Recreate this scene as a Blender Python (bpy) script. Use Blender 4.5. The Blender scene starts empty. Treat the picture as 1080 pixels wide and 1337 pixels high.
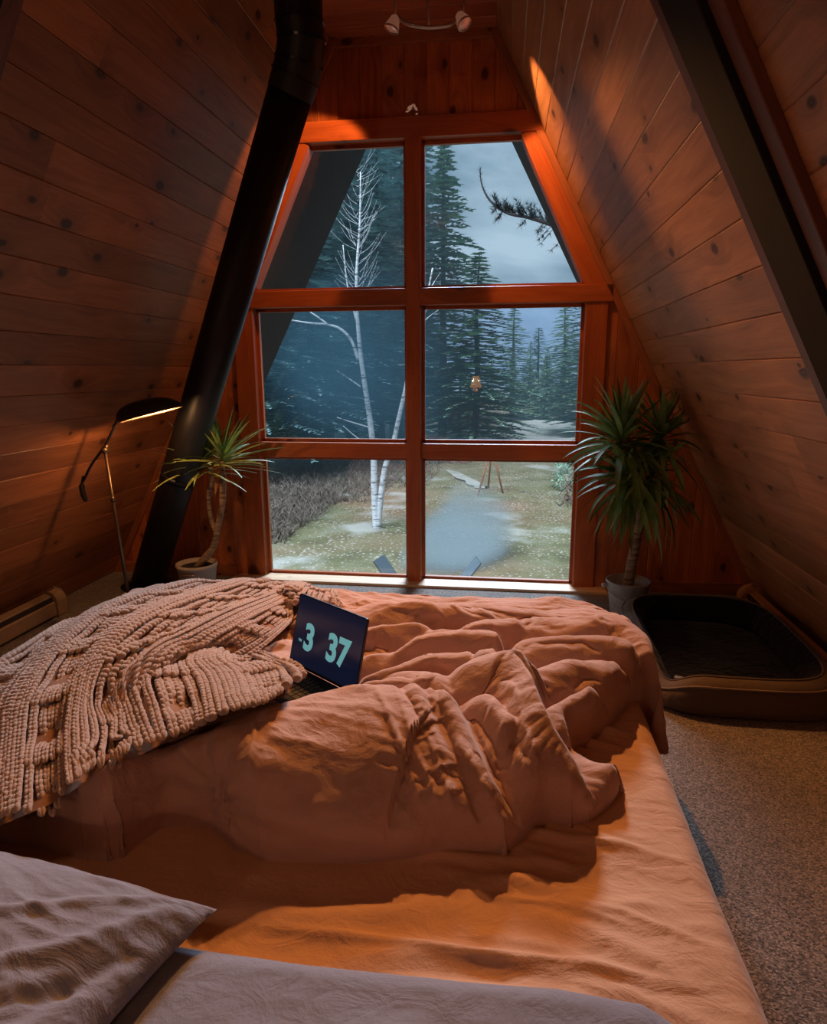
import bpy, bmesh, math, random
import numpy as np
from mathutils import Vector, Matrix
random.seed(7)
rng = np.random.default_rng(11)
scn = bpy.context.scene
COL = scn.collection
PI = math.pi

# ------------------------------------------------------------------ camera
FPX, YAW, PITCH, ROLL = 862.0, 0.1376, -0.2098, -0.0047
CAM = np.array([0.6017, -4.4, 1.45])
def _basis():
    cy, sy, cp, sp = math.cos(YAW), math.sin(YAW), math.cos(PITCH), math.sin(PITCH)
    f = np.array([-sy*cp, cy*cp, sp]); r0 = np.array([cy, sy, 0.0]); u0 = np.cross(r0, f)
    r = r0*math.cos(ROLL) + u0*math.sin(ROLL); u = np.cross(r, f)
    return r, u, f
CR, CU, CF = _basis()
def ray(x, y): return CF + CR*(x-540)/FPX - CU*(y-668.5)/FPX
def at_z(x, y, z):
    d = ray(x, y); return CAM + d*((z-CAM[2])/d[2])
def at_y(x, y, Y):
    d = ray(x, y); return CAM + d*((Y-CAM[1])/d[1])
cam = bpy.data.cameras.new('camera'); camo = bpy.data.objects.new('camera', cam); COL.objects.link(camo)
cam.sensor_fit = 'VERTICAL'; cam.sensor_height = 36; cam.lens = FPX/1337*36; cam.clip_end = 2000; cam.clip_start = .02
M = Matrix.Identity(4)
for i in range(3):
    M[i][0] = CR[i]; M[i][1] = CU[i]; M[i][2] = -CF[i]; M[i][3] = CAM[i]
camo.matrix_world = M
scn.camera = camo
scn.view_settings.view_transform = 'Standard'
scn.view_settings.look = 'None'
scn.view_settings.exposure = 0
scn.cycles.use_denoising = True
scn.cycles.max_bounces = 8
scn.cycles.diffuse_bounces = 4
scn.cycles.transparent_max_bounces = 24
scn.cycles.sample_clamp_indirect = 4
scn.cycles.caustics_reflective = False
scn.cycles.caustics_refractive = False

# ------------------------------------------------------------------ helpers
def tag(o, label=None, cat=None, group=None, kind=None):
    if label: o['label'] = label
    if cat: o['category'] = cat
    if group: o['group'] = group
    if kind: o['kind'] = kind
    return o
def empty(name, loc=(0, 0, 0), label=None, cat=None, group=None, kind=None):
    o = bpy.data.objects.new(name, None); COL.objects.link(o); o.location = loc
    o.empty_display_size = .1
    return tag(o, label, cat, group, kind)
def link(name, me, mat, parent=None, smooth=False):
    """me is in WORLD coordinates; when there is a parent Empty the mesh is moved into its space."""
    if mat is not None:
        for m in (mat if isinstance(mat, (list, tuple)) else [mat]): me.materials.append(m)
    if smooth:
        me.polygons.foreach_set('use_smooth', [True]*len(me.polygons))
    o = bpy.data.objects.new(name, me); COL.objects.link(o)
    if parent is not None:
        bpy.context.view_layer.update()
        o.parent = parent
        off = Vector((0, 0, 0)); p = parent
        while p is not None:
            off += p.location; p = p.parent
        me.transform(Matrix.Translation(-off))
    return o
class MB:
    """collects shapes into ONE mesh"""
    def __init__(s): s.v = []; s.f = []; s.uv = None; s.mi = []; s.cur = 0
    def add(s, vs, fs):
        b = len(s.v); s.v += [tuple(map(float, v)) for v in vs]
        s.f += [tuple(b+i for i in f) for f in fs]; s.mi += [s.cur]*len(fs); return s
    def box(s, c, d, rot=None):
        c = Vector(c); vs = []
        for x in (-.5, .5):
            for y in (-.5, .5):
                for z in (-.5, .5):
                    p = Vector((x*d[0], y*d[1], z*d[2]))
                    if rot is not None: p = rot @ p
                    vs.append(p+c)
        return s.add(vs, [(0,1,3,2),(4,6,7,5),(0,4,5,1),(2,3,7,6),(0,2,6,4),(1,5,7,3)])
    def bar(s, a, b, w, t, up=(0, 0, 1)):
        """box from a to b, w across, t along up"""
        a = Vector(a); b = Vector(b); d = (b-a); L = d.length; d.normalize(); up = Vector(up)
        x = d.cross(up).normalized(); u = x.cross(d).normalized()
        R = Matrix((x, d, u)).transposed()
        return s.box((a+b)/2, (w, L, t), R)
    def tube(s, pts, r, n=10, cap=True, closed=False):
        pts = [Vector(p) for p in pts]; N = len(pts)
        rs = r if isinstance(r, (list, tuple, np.ndarray)) else [r]*N
        b = []; prev = None
        for i, p in enumerate(pts):
            if closed: t = pts[(i+1) % N]-pts[i-1]
            else: t = pts[min(i+1, N-1)]-pts[max(i-1, 0)]
            if t.length < 1e-9: t = Vector((0, 0, 1))
            t.normalize()
            if prev is None:
                x = t.orthogonal().normalized()
            else:
                x = (prev - t*prev.dot(t)); x = x.normalized() if x.length > 1e-6 else t.orthogonal().normalized()
            prev = x; y = t.cross(x)
            b.append([p+(x*math.cos(2*PI*k/n)+y*math.sin(2*PI*k/n))*rs[i] for k in range(n)])
        vs = [q for ring in b for q in ring]; fs = []
        for i in range(N if closed else N-1):
            for k in range(n):
                j = (i+1) % N
                fs.append((i*n+k, i*n+(k+1) % n, j*n+(k+1) % n, j*n+k))
        if cap and not closed:
            fs.append(tuple(range(n))[::-1]); fs.append(tuple((N-1)*n+k for k in range(n)))
        return s.add(vs, fs)
    def lathe(s, c, prof, n=32, axis=None, sq=(1, 1)):
        c = Vector(c); R = axis if axis is not None else Matrix.Identity(3); vs = []; fs = []
        for r, z in prof:
            for k in range(n):
                a = 2*PI*k/n; vs.append(c + R @ Vector((r*math.cos(a)*sq[0], r*math.sin(a)*sq[1], z)))
        for i in range(len(prof)-1):
            for k in range(n): fs.append((i*n+k, i*n+(k+1) % n, (i+1)*n+(k+1) % n, (i+1)*n+k))
        return s.add(vs, fs)
    def build(s, name, mat, parent=None, smooth=False, bevel=0, seg=2):
        me = bpy.data.meshes.new(name); me.from_pydata(s.v, [], s.f)
        if len(set(s.mi)) > 1: me.polygons.foreach_set('material_index', s.mi)
        me.update()
        o = link(name, me, mat, parent, smooth)
        if bevel:
            m = o.modifiers.new('bevel', 'BEVEL'); m.width = bevel; m.segments = seg; m.limit_method = 'ANGLE'
        return o
def grid_mesh(name, P, mat, parent=None, smooth=True, keep=None, close_u=False):
    """P: (n,m,3) numpy array of world points; keep: (n-1,m-1) bool of faces"""
    n, m = P.shape[:2]
    idx = np.arange(n*m).reshape(n, m)
    q = np.stack([idx[:-1, :-1], idx[1:, :-1], idx[1:, 1:], idx[:-1, 1:]], -1)
    if keep is not None: q = q[keep]
    q = q.reshape(-1, 4)
    used = np.unique(q); remap = -np.ones(n*m, int); remap[used] = np.arange(len(used))
    V = P.reshape(-1, 3)[used]; F = remap[q]
    me = bpy.data.meshes.new(name)
    me.vertices.add(len(V)); me.vertices.foreach_set('co', V.astype(np.float32).ravel())
    me.loops.add(F.size); me.loops.foreach_set('vertex_index', F.ravel().astype(np.int32))
    me.polygons.add(len(F)); me.polygons.foreach_set('loop_start', np.arange(0, F.size, 4, dtype=np.int32))
    me.polygons.foreach_set('loop_total', np.full(len(F), 4, np.int32))
    me.update(calc_edges=True); me.validate()
    return link(name, me, mat, parent, smooth)

# ---- numpy noise
def _vn(u, v, seed):
    r = np.random.default_rng(seed); T = r.random((256, 256))*2-1
    iu = np.floor(u).astype(int); iv = np.floor(v).astype(int); fu = u-iu; fv = v-iv
    fu = fu*fu*fu*(fu*(fu*6-15)+10); fv = fv*fv*fv*(fv*(fv*6-15)+10)
    g = lambda a, b: T[a & 255, b & 255]
    return (g(iu, iv)*(1-fu)+g(iu+1, iv)*fu)*(1-fv)+(g(iu, iv+1)*(1-fu)+g(iu+1, iv+1)*fu)*fv
def fbm(u, v, seed=0, oct=4, gain=.5):
    s = 0; a = 1
    for i in range(oct): s = s+a*_vn(u*2**i+13.1*i, v*2**i+7.7*i, seed+i); a *= gain
    return s
def ridged(u, v, seed=0, oct=3):
    s = 0; a = 1
    for i in range(oct): s = s+a*(1-np.abs(_vn(u*2**i+3.3*i, v*2**i+9.1*i, seed+i))*2.2); a *= .5
    return s

# ------------------------------------------------------------------ materials
class NT:
    def __init__(s, name):
        s.m = bpy.data.materials.new(name); s.m.use_nodes = True; s.t = s.m.node_tree; s.t.nodes.clear()
        s.out = s.t.nodes.new('ShaderNodeOutputMaterial')
    def n(s, typ, **kw):
        nd = s.t.nodes.new('ShaderNode'+typ)
        for k, v in kw.items():
            if k == 'inp':
                for a, b in v.items():
                    if hasattr(b, 'is_output') or isinstance(b, bpy.types.NodeSocket): s.t.links.new(b, nd.inputs[a])
                    else: nd.inputs[a].default_value = b
            else: setattr(nd, k, v)
        return nd
    def math(s, op, a, b=0.0, c=0.0, clamp=False):
        nd = s.t.nodes.new('ShaderNodeMath'); nd.operation = op; nd.use_clamp = clamp
        for i, x in enumerate((a, b, c)):
            if isinstance(x, bpy.types.NodeSocket): s.t.links.new(x, nd.inputs[i])
            else: nd.inputs[i].default_value = x
        return nd.outputs[0]
    def mix(s, f, a, b, mode='MIX'):
        nd = s.t.nodes.new('ShaderNodeMix'); nd.data_type = 'RGBA'; nd.blend_type = mode
        for i, x in ((0, f), (6, a), (7, b)):
            if isinstance(x, bpy.types.NodeSocket): s.t.links.new(x, nd.inputs[i])
            else: nd.inputs[i].default_value = (tuple(x)+(1,)) if isinstance(x, (tuple, list)) and len(x) == 3 else x
        return nd.outputs[2]
    def ramp(s, f, stops, interp='LINEAR'):
        nd = s.t.nodes.new('ShaderNodeValToRGB'); s.t.links.new(f, nd.inputs[0]); cr = nd.color_ramp; cr.interpolation = interp
        while len(cr.elements) < len(stops): cr.elements.new(.5)
        for e, (p, c) in zip(cr.elements, stops):
            e.position = p; e.color = (c, c, c, 1) if isinstance(c, (int, float)) else tuple(c)+(1,)
        return nd.outputs[0]
    def mapping(s, vec, scale=(1, 1, 1), loc=(0, 0, 0), rot=(0, 0, 0)):
        nd = s.t.nodes.new('ShaderNodeMapping'); s.t.links.new(vec, nd.inputs[0])
        nd.inputs['Scale'].default_value = scale; nd.inputs['Location'].default_value = loc; nd.inputs['Rotation'].default_value = rot
        return nd.outputs[0]
    def noise(s, vec, scale, detail=3, rough=.5, dist=0, dim='3D'):
        return s.n('TexNoise', noise_dimensions=dim, inp={'Vector': vec, 'Scale': scale, 'Detail': detail, 'Roughness': rough, 'Distortion': dist}).outputs[0]
    def bsdf(s, color, rough=.6, bump=None, bstr=.3, bdist=.01, **extra):
        b = s.t.nodes.new('ShaderNodeBsdfPrincipled')
        for k, x in (('Base Color', color), ('Roughness', rough)):
            if isinstance(x, bpy.types.NodeSocket): s.t.links.new(x, b.inputs[k])
            else: b.inputs[k].default_value = (tuple(x)+(1,)) if isinstance(x, (tuple, list)) else x
        for k, x in extra.items():
            k = k.replace('_', ' ')
            if isinstance(x, bpy.types.NodeSocket): s.t.links.new(x, b.inputs[k])
            else: b.inputs[k].default_value = (tuple(x)+(1,)) if isinstance(x, (tuple, list)) and len(x) == 3 else x
        if bump is not None:
            bn = s.n('Bump', inp={'Height': bump, 'Strength': bstr, 'Distance': bdist}); s.t.links.new(bn.outputs[0], b.inputs['Normal'])
        s.t.links.new(b.outputs[0], s.out.inputs[0]); return b
def simple(name, color, rough=.6, metal=0, nscale=8, namp=.15, bump=.15, **kw):
    t = NT(name); oc = t.n('TexCoord').outputs['Object']
    nz = t.noise(oc, nscale, 5)
    c2 = tuple(max(0, c*(1-namp*2)) for c in color); c1 = tuple(min(1, c*(1+namp)) for c in color)
    col = t.mix(nz, c2, c1)
    fine = t.noise(oc, nscale*12, 3)
    t.bsdf(col, rough, fine, bump, .004, Metallic=metal, **kw); return t.m

def wood(name, dark, light, rough=.42, knot=1.0, kscale=3.1, tint=.35, bump=.25):
    t = NT(name)
    uv = t.n('UVMap', uv_map='UVMap').outputs[0]
    at = t.n('Attribute', attribute_name='rnd')
    sep = t.n('SeparateColor', inp={0: at.outputs['Color']})
    off = t.n('CombineXYZ', inp={0: t.math('MULTIPLY', sep.outputs[0], 37.0), 1: t.math('MULTIPLY', sep.outputs[1], 23.0), 2: 0.0}).outputs[0]
    vec = t.n('VectorMath', operation='ADD', inp={0: uv, 1: off}).outputs[0]
    # knots
    kv = t.mapping(vec, (kscale*.8, kscale*1.25, 1))
    vo = t.n('TexVoronoi', voronoi_dimensions='2D', inp={'Vector': kv, 'Scale': 1.0, 'Randomness': 1.0})
    sc = t.n('SeparateColor', inp={0: vo.outputs['Color']})
    rad = t.math('MULTIPLY_ADD', sc.outputs[0], .062, .030)
    kd = t.math('DIVIDE', vo.outputs['Distance'], rad)            # 1 at the knot's rim
    on = t.math('GREATER_THAN', sc.outputs[1], .22)
    kn = t.n('MapRange', inp={0: kd, 1: 1.25, 2: .75, 3: 0.0, 4: 1.0}).outputs[0]
    kn = t.math('MULTIPLY', kn, on)
    halo = t.n('MapRange', inp={0: kd, 1: 5.0, 2: 1.0, 3: 0.0, 4: 1.0}).outputs[0]
    halo = t.math('MULTIPLY', halo, on)
    ring = t.math('SINE', t.math('MULTIPLY', kd, 11.0))
    # grain
    wob = t.noise(t.mapping(vec, (.8, 6, 1)), 1.0, 2)
    gv = t.mapping(vec, (1.6, 26, 1))
    gv2 = t.n('VectorMath', operation='ADD', inp={0: gv, 1: t.n('CombineXYZ', inp={0: 0.0, 1: t.math('MULTIPLY_ADD', wob, 7.0, t.math('MULTIPLY', halo, 1.6)), 2: 0.0}).outputs[0]}).outputs[0]
    g1 = t.noise(gv2, 1.0, 5, .6)
    g2 = t.noise(t.mapping(vec, (5, 190, 1)), 1.0, 3, .6)
    g = t.math('MULTIPLY_ADD', g1, .75, t.math('MULTIPLY', g2, .35))
    col = t.ramp(g, [(.36, dark), (.66, light)])
    pl = t.math('MULTIPLY_ADD', sep.outputs[2], tint*2, 1-tint)
    blot = t.math('MULTIPLY_ADD', t.noise(t.mapping(vec, (.9, 3, 1)), 1.3, 2), .5, .75)
    col = t.mix(1.0, col, t.n('CombineColor', inp={0: t.math('MULTIPLY', pl, blot), 1: t.math('MULTIPLY', pl, blot), 2: t.math('MULTIPLY', pl, blot)}).outputs[0], 'MULTIPLY')
    hd = tuple(c*.45 for c in dark)
    col = t.mix(t.math('MULTIPLY', halo, .35*knot), col, hd)
    kcol = t.mix(t.math('MULTIPLY_ADD', ring, .5, .5), tuple(c*.10 for c in dark), tuple(c*.4 for c in dark))
    col = t.mix(t.math('MULTIPLY', kn, .93*knot), col, kcol)
    t.bsdf(col, rough, g, bump, .0015, Specular_IOR_Level=.35)
    return t.m
def setuv(me, per_face):
    """per_face: list (per polygon) of (list of uv, rnd colour)"""
    me.uv_layers.new(name='UVMap'); me.color_attributes.new('rnd', 'FLOAT_COLOR', 'CORNER')
    U = [c for uvs, _ in per_face for q in uvs for c in q]; Cc = [c for uvs, r_ in per_face for q in uvs for c in (*r_, 1.0)]
    me.uv_layers['UVMap'].data.foreach_set('uv', U); me.color_attributes['rnd'].data.foreach_set('color', Cc)

class Planks:
    """boards in one mesh: every board is a bar with chamfered long edges, its own grain offset and tone"""
    def __init__(s): s.v = []; s.f = []; s.uv = []
    def board(s, poly, n, u, v, t=.018, ch=.004):
        """poly: CCW list of (a,b) in the u,v frame (metres) already placed: origin o folded in as 3-D u,v vectors
        each entry: Vector world point; u grain direction"""
        pts = [Vector(p) for p in poly]; n = Vector(n); u = Vector(u); v = Vector(v)
        c = sum(pts, Vector())/len(pts); rnd = (random.random(), random.random(), random.random())
        inner = []
        for p in pts:     # inset across the grain only (v direction) for the V groove
            d = (p-c).dot(v); sg = 1 if d > 0 else -1
            inner.append(p - v*sg*ch)
        top = inner; mid = [p - n*ch for p in pts]; bot = [p - n*t for p in pts]
        b = len(s.v); N = len(pts); s.v += [tuple(p) for p in top+mid+bot]
        uvf = lambda p: ((p-c).dot(u), (p-c).dot(v))
        s.f.append(tuple(b+i for i in range(N))); s.uv.append(([uvf(p) for p in top], rnd))
        for i in range(N):
            j = (i+1) % N
            s.f.append((b+i, b+N+i, b+N+j, b+j)); s.uv.append(([uvf(top[i]), uvf(mid[i]), uvf(mid[j]), uvf(top[j])], rnd))
            s.f.append((b+N+i, b+2*N+i, b+2*N+j, b+N+j)); s.uv.append(([uvf(mid[i]), uvf(mid[i]), uvf(mid[j]), uvf(mid[j])], rnd))
        return s
    def beam(s, a, b, w, t, up=(0, 0, 1)):
        a = Vector(a); b = Vector(b); d = (b-a); L = d.length; d.normalize(); up = Vector(up)
        x = d.cross(up).normalized(); z = x.cross(d).normalized(); rnd = (random.random(), random.random(), random.random())
        k = len(s.v)
        for (i, j) in ((-1, -1), (1, -1), (1, 1), (-1, 1)):
            s.v += [tuple(a+x*i*w/2+z*j*t/2), tuple(b+x*i*w/2+z*j*t/2)]
        per = [0, w, w+t, 2*w+t, 2*w+2*t]
        for q in range(4):
            r = (q+1) % 4
            s.f.append((k+2*q, k+2*r, k+2*r+1, k+2*q+1)); s.uv.append(([(0, per[q]), (0, per[q+1]), (L, per[q+1]), (L, per[q])], rnd))
        s.f.append((k, k+6, k+4, k+2)); s.uv.append(([(0, 0), (0, t), (w*.1, t), (w*.1, 0)], rnd))
        s.f.append((k+1, k+3, k+5, k+7)); s.uv.append(([(0, 0), (0, t), (w*.1, t), (w*.1, 0)], rnd))
        return s
    def build(s, name, mat, parent=None, bevel=0):
        me = bpy.data.meshes.new(name); me.from_pydata(s.v, [], s.f); me.update(); setuv(me, s.uv)
        o = link(name, me, mat, parent)
        if bevel:
            m = o.modifiers.new('bevel', 'BEVEL'); m.width = bevel; m.segments = 2; m.limit_method = 'ANGLE'
        return o
# ------------------------------------------------------------------ room shell
SL, AP = 1.936, 4.377               # roof: z = AP - SL*|x|
HW = AP/SL; ZC = 3.41; CX = (AP-ZC)/SL; YB = -6.0
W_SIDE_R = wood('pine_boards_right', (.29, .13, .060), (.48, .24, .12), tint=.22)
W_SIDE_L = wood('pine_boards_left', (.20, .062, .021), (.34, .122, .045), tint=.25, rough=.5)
W_GABLE = wood('red_pine_boards', (.24, .052, .014), (.46, .13, .035), tint=.3)
W_CEIL = wood('ceiling_boards', (.20, .05, .02), (.36, .11, .045), tint=.25)
W_FRAME = wood('stained_window_frame', (.30, .060, .014), (.47, .115, .028), tint=.08, kscale=1.9, rough=.38)
W_TRIM = wood('pine_trim', (.20, .055, .02), (.36, .12, .045), tint=.1)
W_SILL = wood('pale_sill', (.60, .38, .22), (.80, .58, .38), tint=.05, knot=.3)
W_DARK = wood('dark_stained_beam', (.006, .004, .0035), (.012, .008, .006), tint=.1, knot=.3, rough=.9)
W_DARKTRIM = wood('brown_beam_casing', (.09, .032, .016), (.15, .055, .028), tint=.1, knot=.4)

n_r = Vector((-SL, 0, -1)).normalized(); n_l = Vector((SL, 0, -1)).normalized()
sl_len = math.hypot(HW-CX, ZC)
def side_wall(sign, mat, name):
    P = Planks(); n = n_r if sign > 0 else n_l
    up = Vector((-sign*(HW-CX), 0, ZC)).normalized()
    base = Vector((sign*HW, 0, 0)); w = .152; k = 0; s = 0.0
    while s < sl_len-.001:
        s1 = min(s+w, sl_len)
        cuts = [0.0]
        r = random.Random(100*k+(3 if sign > 0 else 5)); y = -r.uniform(1.5, 4.6)
        while y > YB: cuts.append(y); y -= r.uniform(2.4, 4.2)
        cuts.append(YB)
        for a, b in zip(cuts[:-1], cuts[1:]):
            p = [base+up*s+Vector((0, b, 0)), base+up*s+Vector((0, a, 0)), base+up*s1+Vector((0, a, 0)), base+up*s1+Vector((0, b, 0))]
            if sign < 0: p = p[::-1]
            P.board(p, n, (0, 1, 0), up)
        s = s1; k += 1
    o = P.build(name, mat); tag(o, kind='structure')
    return o
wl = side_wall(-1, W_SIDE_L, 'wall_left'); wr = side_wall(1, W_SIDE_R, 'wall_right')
# roof skins outside the boards keep daylight out and run on as the overhang
def slab(name, sign, y0, y1, mat, thick=.18, extra=1.6):
    mb = MB(); up = Vector((-sign*(HW), 0, AP)).normalized(); n = -(n_r if sign > 0 else n_l)
    b0 = Vector((sign*HW, 0, 0))-up*extra+n*.022; tp = Vector((0, 0, AP))+n*.022
    vs = [b0+Vector((0, y0, 0)), tp+Vector((0, y0, 0)), tp+Vector((0, y1, 0)), b0+Vector((0, y1, 0))]
    mb.add(vs+[v+n*thick for v in vs], [(0,1,2,3),(7,6,5,4),(0,4,5,1),(1,5,6,2),(2,6,7,3),(3,7,4,0)])
    return tag(mb.build(name, mat), kind='structure')
M_ROOFOUT = simple('weathered_roof_boards', (.010, .012, .016), .8, nscale=3, namp=.3)
slab('roof_left', -1, YB-.1, 1.5, M_ROOFOUT); slab('roof_right', 1, YB-.1, 1.5, M_ROOFOUT)

# gable wall: vertical boards around the window
GP = Planks(); x = -HW; wb = .137
def ztop(x): return min(ZC, AP-SL*abs(x))
while x < HW-.001:
    x1 = min(x+wb, HW)
    if x < 0 < x1 or False: pass
    lo = 0.0
    inside = (x1 > -1.15 and x < 1.15)
    xa, xb = x, x1
    if inside and xa < -1.15: xb = -1.15; inside = False; x1 = xb
    if inside and xa < 1.15 < xb: xb = 1.15; x1 = xb
    if inside:
        if abs((xa+xb)/2) < .80 or True: lo = 2.90
    za, zb = ztop(xa), ztop(xb)
    if max(za, zb) > lo+.005:
        if min(za, zb) >= lo:
            pts = [(xa, lo), (xb, lo), (xb, zb), (xa, za)]
            if abs(xa) < CX < abs(xb) or abs(xb) < CX < abs(xa):
                kx = math.copysign(CX, (xa+xb)); pts = [(xa, lo), (xb, lo), (xb, zb), (kx, ZC), (xa, za)]
        else:
            kx = math.copysign((AP-lo)/SL, xa+xb)
            pts = [(xa, lo), (kx, lo), (xa, za)] if za > zb else [(kx, lo), (xb, lo), (xb, zb)]
        if max(zb, za)-lo > .02:
            GP.board([Vector((a, 0, b)) for a, b in pts], (0, -1, 0), (0, 0, 1), (1, 0, 0))
    x = x1
tag(GP.build('wall_gable', W_GABLE), kind='structure')
# solid wall behind the gable boards (keeps daylight out)
mb = MB()
for sg in (-1, 1):
    mb.add([(sg*1.15, .02, 0), (sg*HW, .02, 0), (sg*(AP-1.93)/SL, .02, 1.93), (sg*1.15, .02, 1.93), (sg*1.15, .12, 0), (sg*HW, .12, 0), (sg*(AP-1.93)/SL, .12, 1.93), (sg*1.15, .12, 1.93)],
           [(0,1,2,3),(7,6,5,4),(0,4,5,1),(1,5,6,2),(2,6,7,3),(3,7,4,0)])
mb.add([(-.75, .02, 2.92), (.75, .02, 2.92), (0, .02, AP), (-.75, .12, 2.92), (.75, .12, 2.92), (0, .12, AP)], [(0,1,2),(5,4,3),(0,3,4,1),(1,4,5,2),(2,5,3,0)])
mb.box((0, .07, -.6), (4.6, .1, 1.16))
tag(mb.build('wall_gable_core', M_ROOFOUT), kind='structure')
# ceiling
CP = Planks(); y = 0.0
while y > YB:
    y1 = max(y-.15, YB)
    CP.board([Vector((-CX, y, ZC)), Vector((CX, y, ZC)), Vector((CX, y1, ZC)), Vector((-CX, y1, ZC))], (0, 0, -1), (1, 0, 0), (0, 1, 0)); y = y1
tag(CP.build('ceiling', W_CEIL), kind='structure')
mb = MB(); mb.add([(-HW, YB, 0), (HW, YB, 0), (CX, YB, ZC), (-CX, YB, ZC), (-HW, YB-.1, 0), (HW, YB-.1, 0), (CX, YB-.1, ZC), (-CX, YB-.1, ZC)], [(0,1,2,3),(7,6,5,4),(0,4,5,1),(1,5,6,2),(2,6,7,3),(3,7,4,0)])
tag(mb.build('wall_back', simple('back_wall_wood', (.22, .09, .04), .7)), kind='structure')

# carpet floor
t = NT('speckled_carpet'); oc = t.n('TexCoord').outputs['Object']
f1 = t.noise(oc, 150, 2, .6); f2 = t.n('TexVoronoi', inp={'Vector': oc, 'Scale': 190.0}).outputs['Color']
f2 = t.n('SeparateColor', inp={0: f2}).outputs[0]; f3 = t.noise(oc, 3.0, 3)
c = t.ramp(t.math('MULTIPLY_ADD', f1, .55, t.math('MULTIPLY', f2, .45)), [(.25, (.055, .042, .035)), (.5, (.20, .155, .125)), (.78, (.42, .33, .27))])
c = t.mix(1.0, c, t.ramp(f3, [(.3, .78), (.7, 1.1)]), 'MULTIPLY')
t.bsdf(c, .95, t.math('ADD', f1, f2), 1.0, .006, Sheen_Weight=.2)
CARPET = t.m
mb = MB(); mb.box((0, YB/2, -.02), (HW*2, -YB, .04)); tag(mb.build('floor', CARPET), kind='structure')

# window : frame bars + panes
win = empty('window_1', (0, 0, 0), kind='structure')
FR = Planks(); yf, yb_ = -.022, .095; yc = (yf+yb_)/2; dp = yb_-yf
def bar(a, b, w, name='frame_bar', d=dp, y=yc):
    P = Planks(); P.beam((a[0], y, a[1]), (b[0], y, b[1]), w, d, (0, -1, 0)); return P.build(name, W_FRAME, win, .004)
bar((-1.150, .01), (-1.150, 1.90), .136, 'left_jamb'); bar((1.150, .01), (1.150, 1.90), .136, 'right_jamb')
bar((0, .01), (0, 2.87), .094, 'mullion', dp+.012, yc-.006)
for sx in (-1, 1):
    bar((sx*.046, .926), (sx*1.083, .926), .10, 'rail', dp-.01, yc+.003)
bar((-1.245, 1.918), (1.245, 1.918), .104, 'transom', dp+.012, yc-.004)
for sx in (-1, 1):     # raking jambs
    a = Vector((sx*1.150, 1.94)); b = Vector((sx*.712, 2.86)); bar(a, b, .125, 'raking_jamb', dp, yc)
bar((-.79, 2.905), (.79, 2.905), .118, 'header', dp+.014, yc-.004)
# stops around the glass
st = Planks()
def stop(a, b): st.beam((a[0], .062, a[1]), (b[0], .062, b[1]), .022, .03, (0, -1, 0))
zb, z2a, z2b, z3a, z3b, z4 = .012, .876, .976, 1.866, 1.970, 2.846
for sx in (-1, 1):
    for (q0, q1) in ((zb, z2a), (z2b, z3a)):
        stop((sx*1.074, q0), (sx*1.074, q1)); stop((sx*.056, q0), (sx*.056, q1)); stop((sx*.056, q0+.011), (sx*1.074, q0+.011)); stop((sx*.056, q1-.011), (sx*1.074, q1-.011))
    stop((sx*.056, z3b+.011), (sx*1.06, z3b+.011)); stop((sx*.056, z4-.011), (sx*.66, z4-.011)); stop((sx*.056, z3b), (sx*.056, z4))
st.build('glazing_stop', W_FRAME, win)
SP = Planks(); SP.beam((-1.30, -.02, .004), (1.30, -.02, .004), .20, .028, (0, 0, 1)); SP.build('window_sill', W_SILL, win, .004)
# glass
t = NT('window_glass')
tr = t.n('BsdfTransparent', inp={0: (.86, .93, .97, 1)}); gl = t.n('BsdfGlossy', inp={0: (1, 1, 1, 1), 1: .015})
lw = t.n('LayerWeight', inp={0: .5}); fac = t.math('MULTIPLY_ADD', t.math('POWER', lw.outputs['Facing'], 5.0), .8, .06)
ms = t.n('MixShader', inp={0: fac, 1: tr.outputs[0], 2: gl.outputs[0]}); t.t.links.new(ms.outputs[0], t.out.inputs[0]); GLASS = t.m
def pane(pts):
    mb = MB(); mb.add([(a, .064, b) for a, b in pts], [(3,2,1,0)])
    return mb.build('pane', GLASS, win)
for sx in (-1, 1):
    for q0, q1 in ((zb, z2a), (z2b, z3a)):
        pane([(sx*.047, q0), (sx*1.082, q0), (sx*1.082, q1), (sx*.047, q1)])
    pane([(sx*.047, z3b), (sx*1.078, z3b), (sx*.655, z4), (sx*.047, z4)])

# trims in the gable corners
T = Planks(); T.beam((-CX, -.015, ZC-.02), (CX, -.015, ZC-.02), .03, .05, (0, 0, 1)); tag(T.build('trim_1', W_TRIM, None, .003), kind='structure')
for k, sg in enumerate((-1, 1)):
    nn = n_r if sg > 0 else n_l
    a = Vector((sg*HW, -.016, 0))+nn*.022; b = Vector((sg*CX, -.016, ZC))+nn*.022
    T = Planks(); T.beam(a, b, .042, .032, (0, -1, 0)); tag(T.build('trim_%d' % (k+2), W_TRIM, None, .003), kind='structure')
for k, (x0, x1) in enumerate(((-HW+.03, -1.30), (1.30, HW-.03))):
    T = Planks(); T.beam((x0, -.012, .04), (x1, -.012, .04), .022, .08, (0, 0, 1)); tag(T.build('baseboard_gable%s' % ('_left', '_right')[k], W_TRIM, None, .003), kind='structure')

# rafters on the side walls
for sg, nm in ((1, 'beam_right'), (-1, 'beam_left')):
    nn = n_r if sg > 0 else n_l
    def ln(y, off):
        return Vector((sg*HW, y, 0))+nn*off, Vector((sg*CX, y, ZC))+nn*off
    root = empty(nm, (0, 0, 0), kind='structure')
    a, b = ln(-2.455, .022); P = Planks(); P.beam(a, b, .205, .044, nn); P.build('dark_face', W_DARK, root, .004)
    for y in (-2.305, -2.60):
        a, b = ln(y, .014); P = Planks(); P.beam(a, b, .085 if y > -2.5 else .07, .028, nn); P.build('casing_board', W_DARKTRIM, root, .003)
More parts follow.
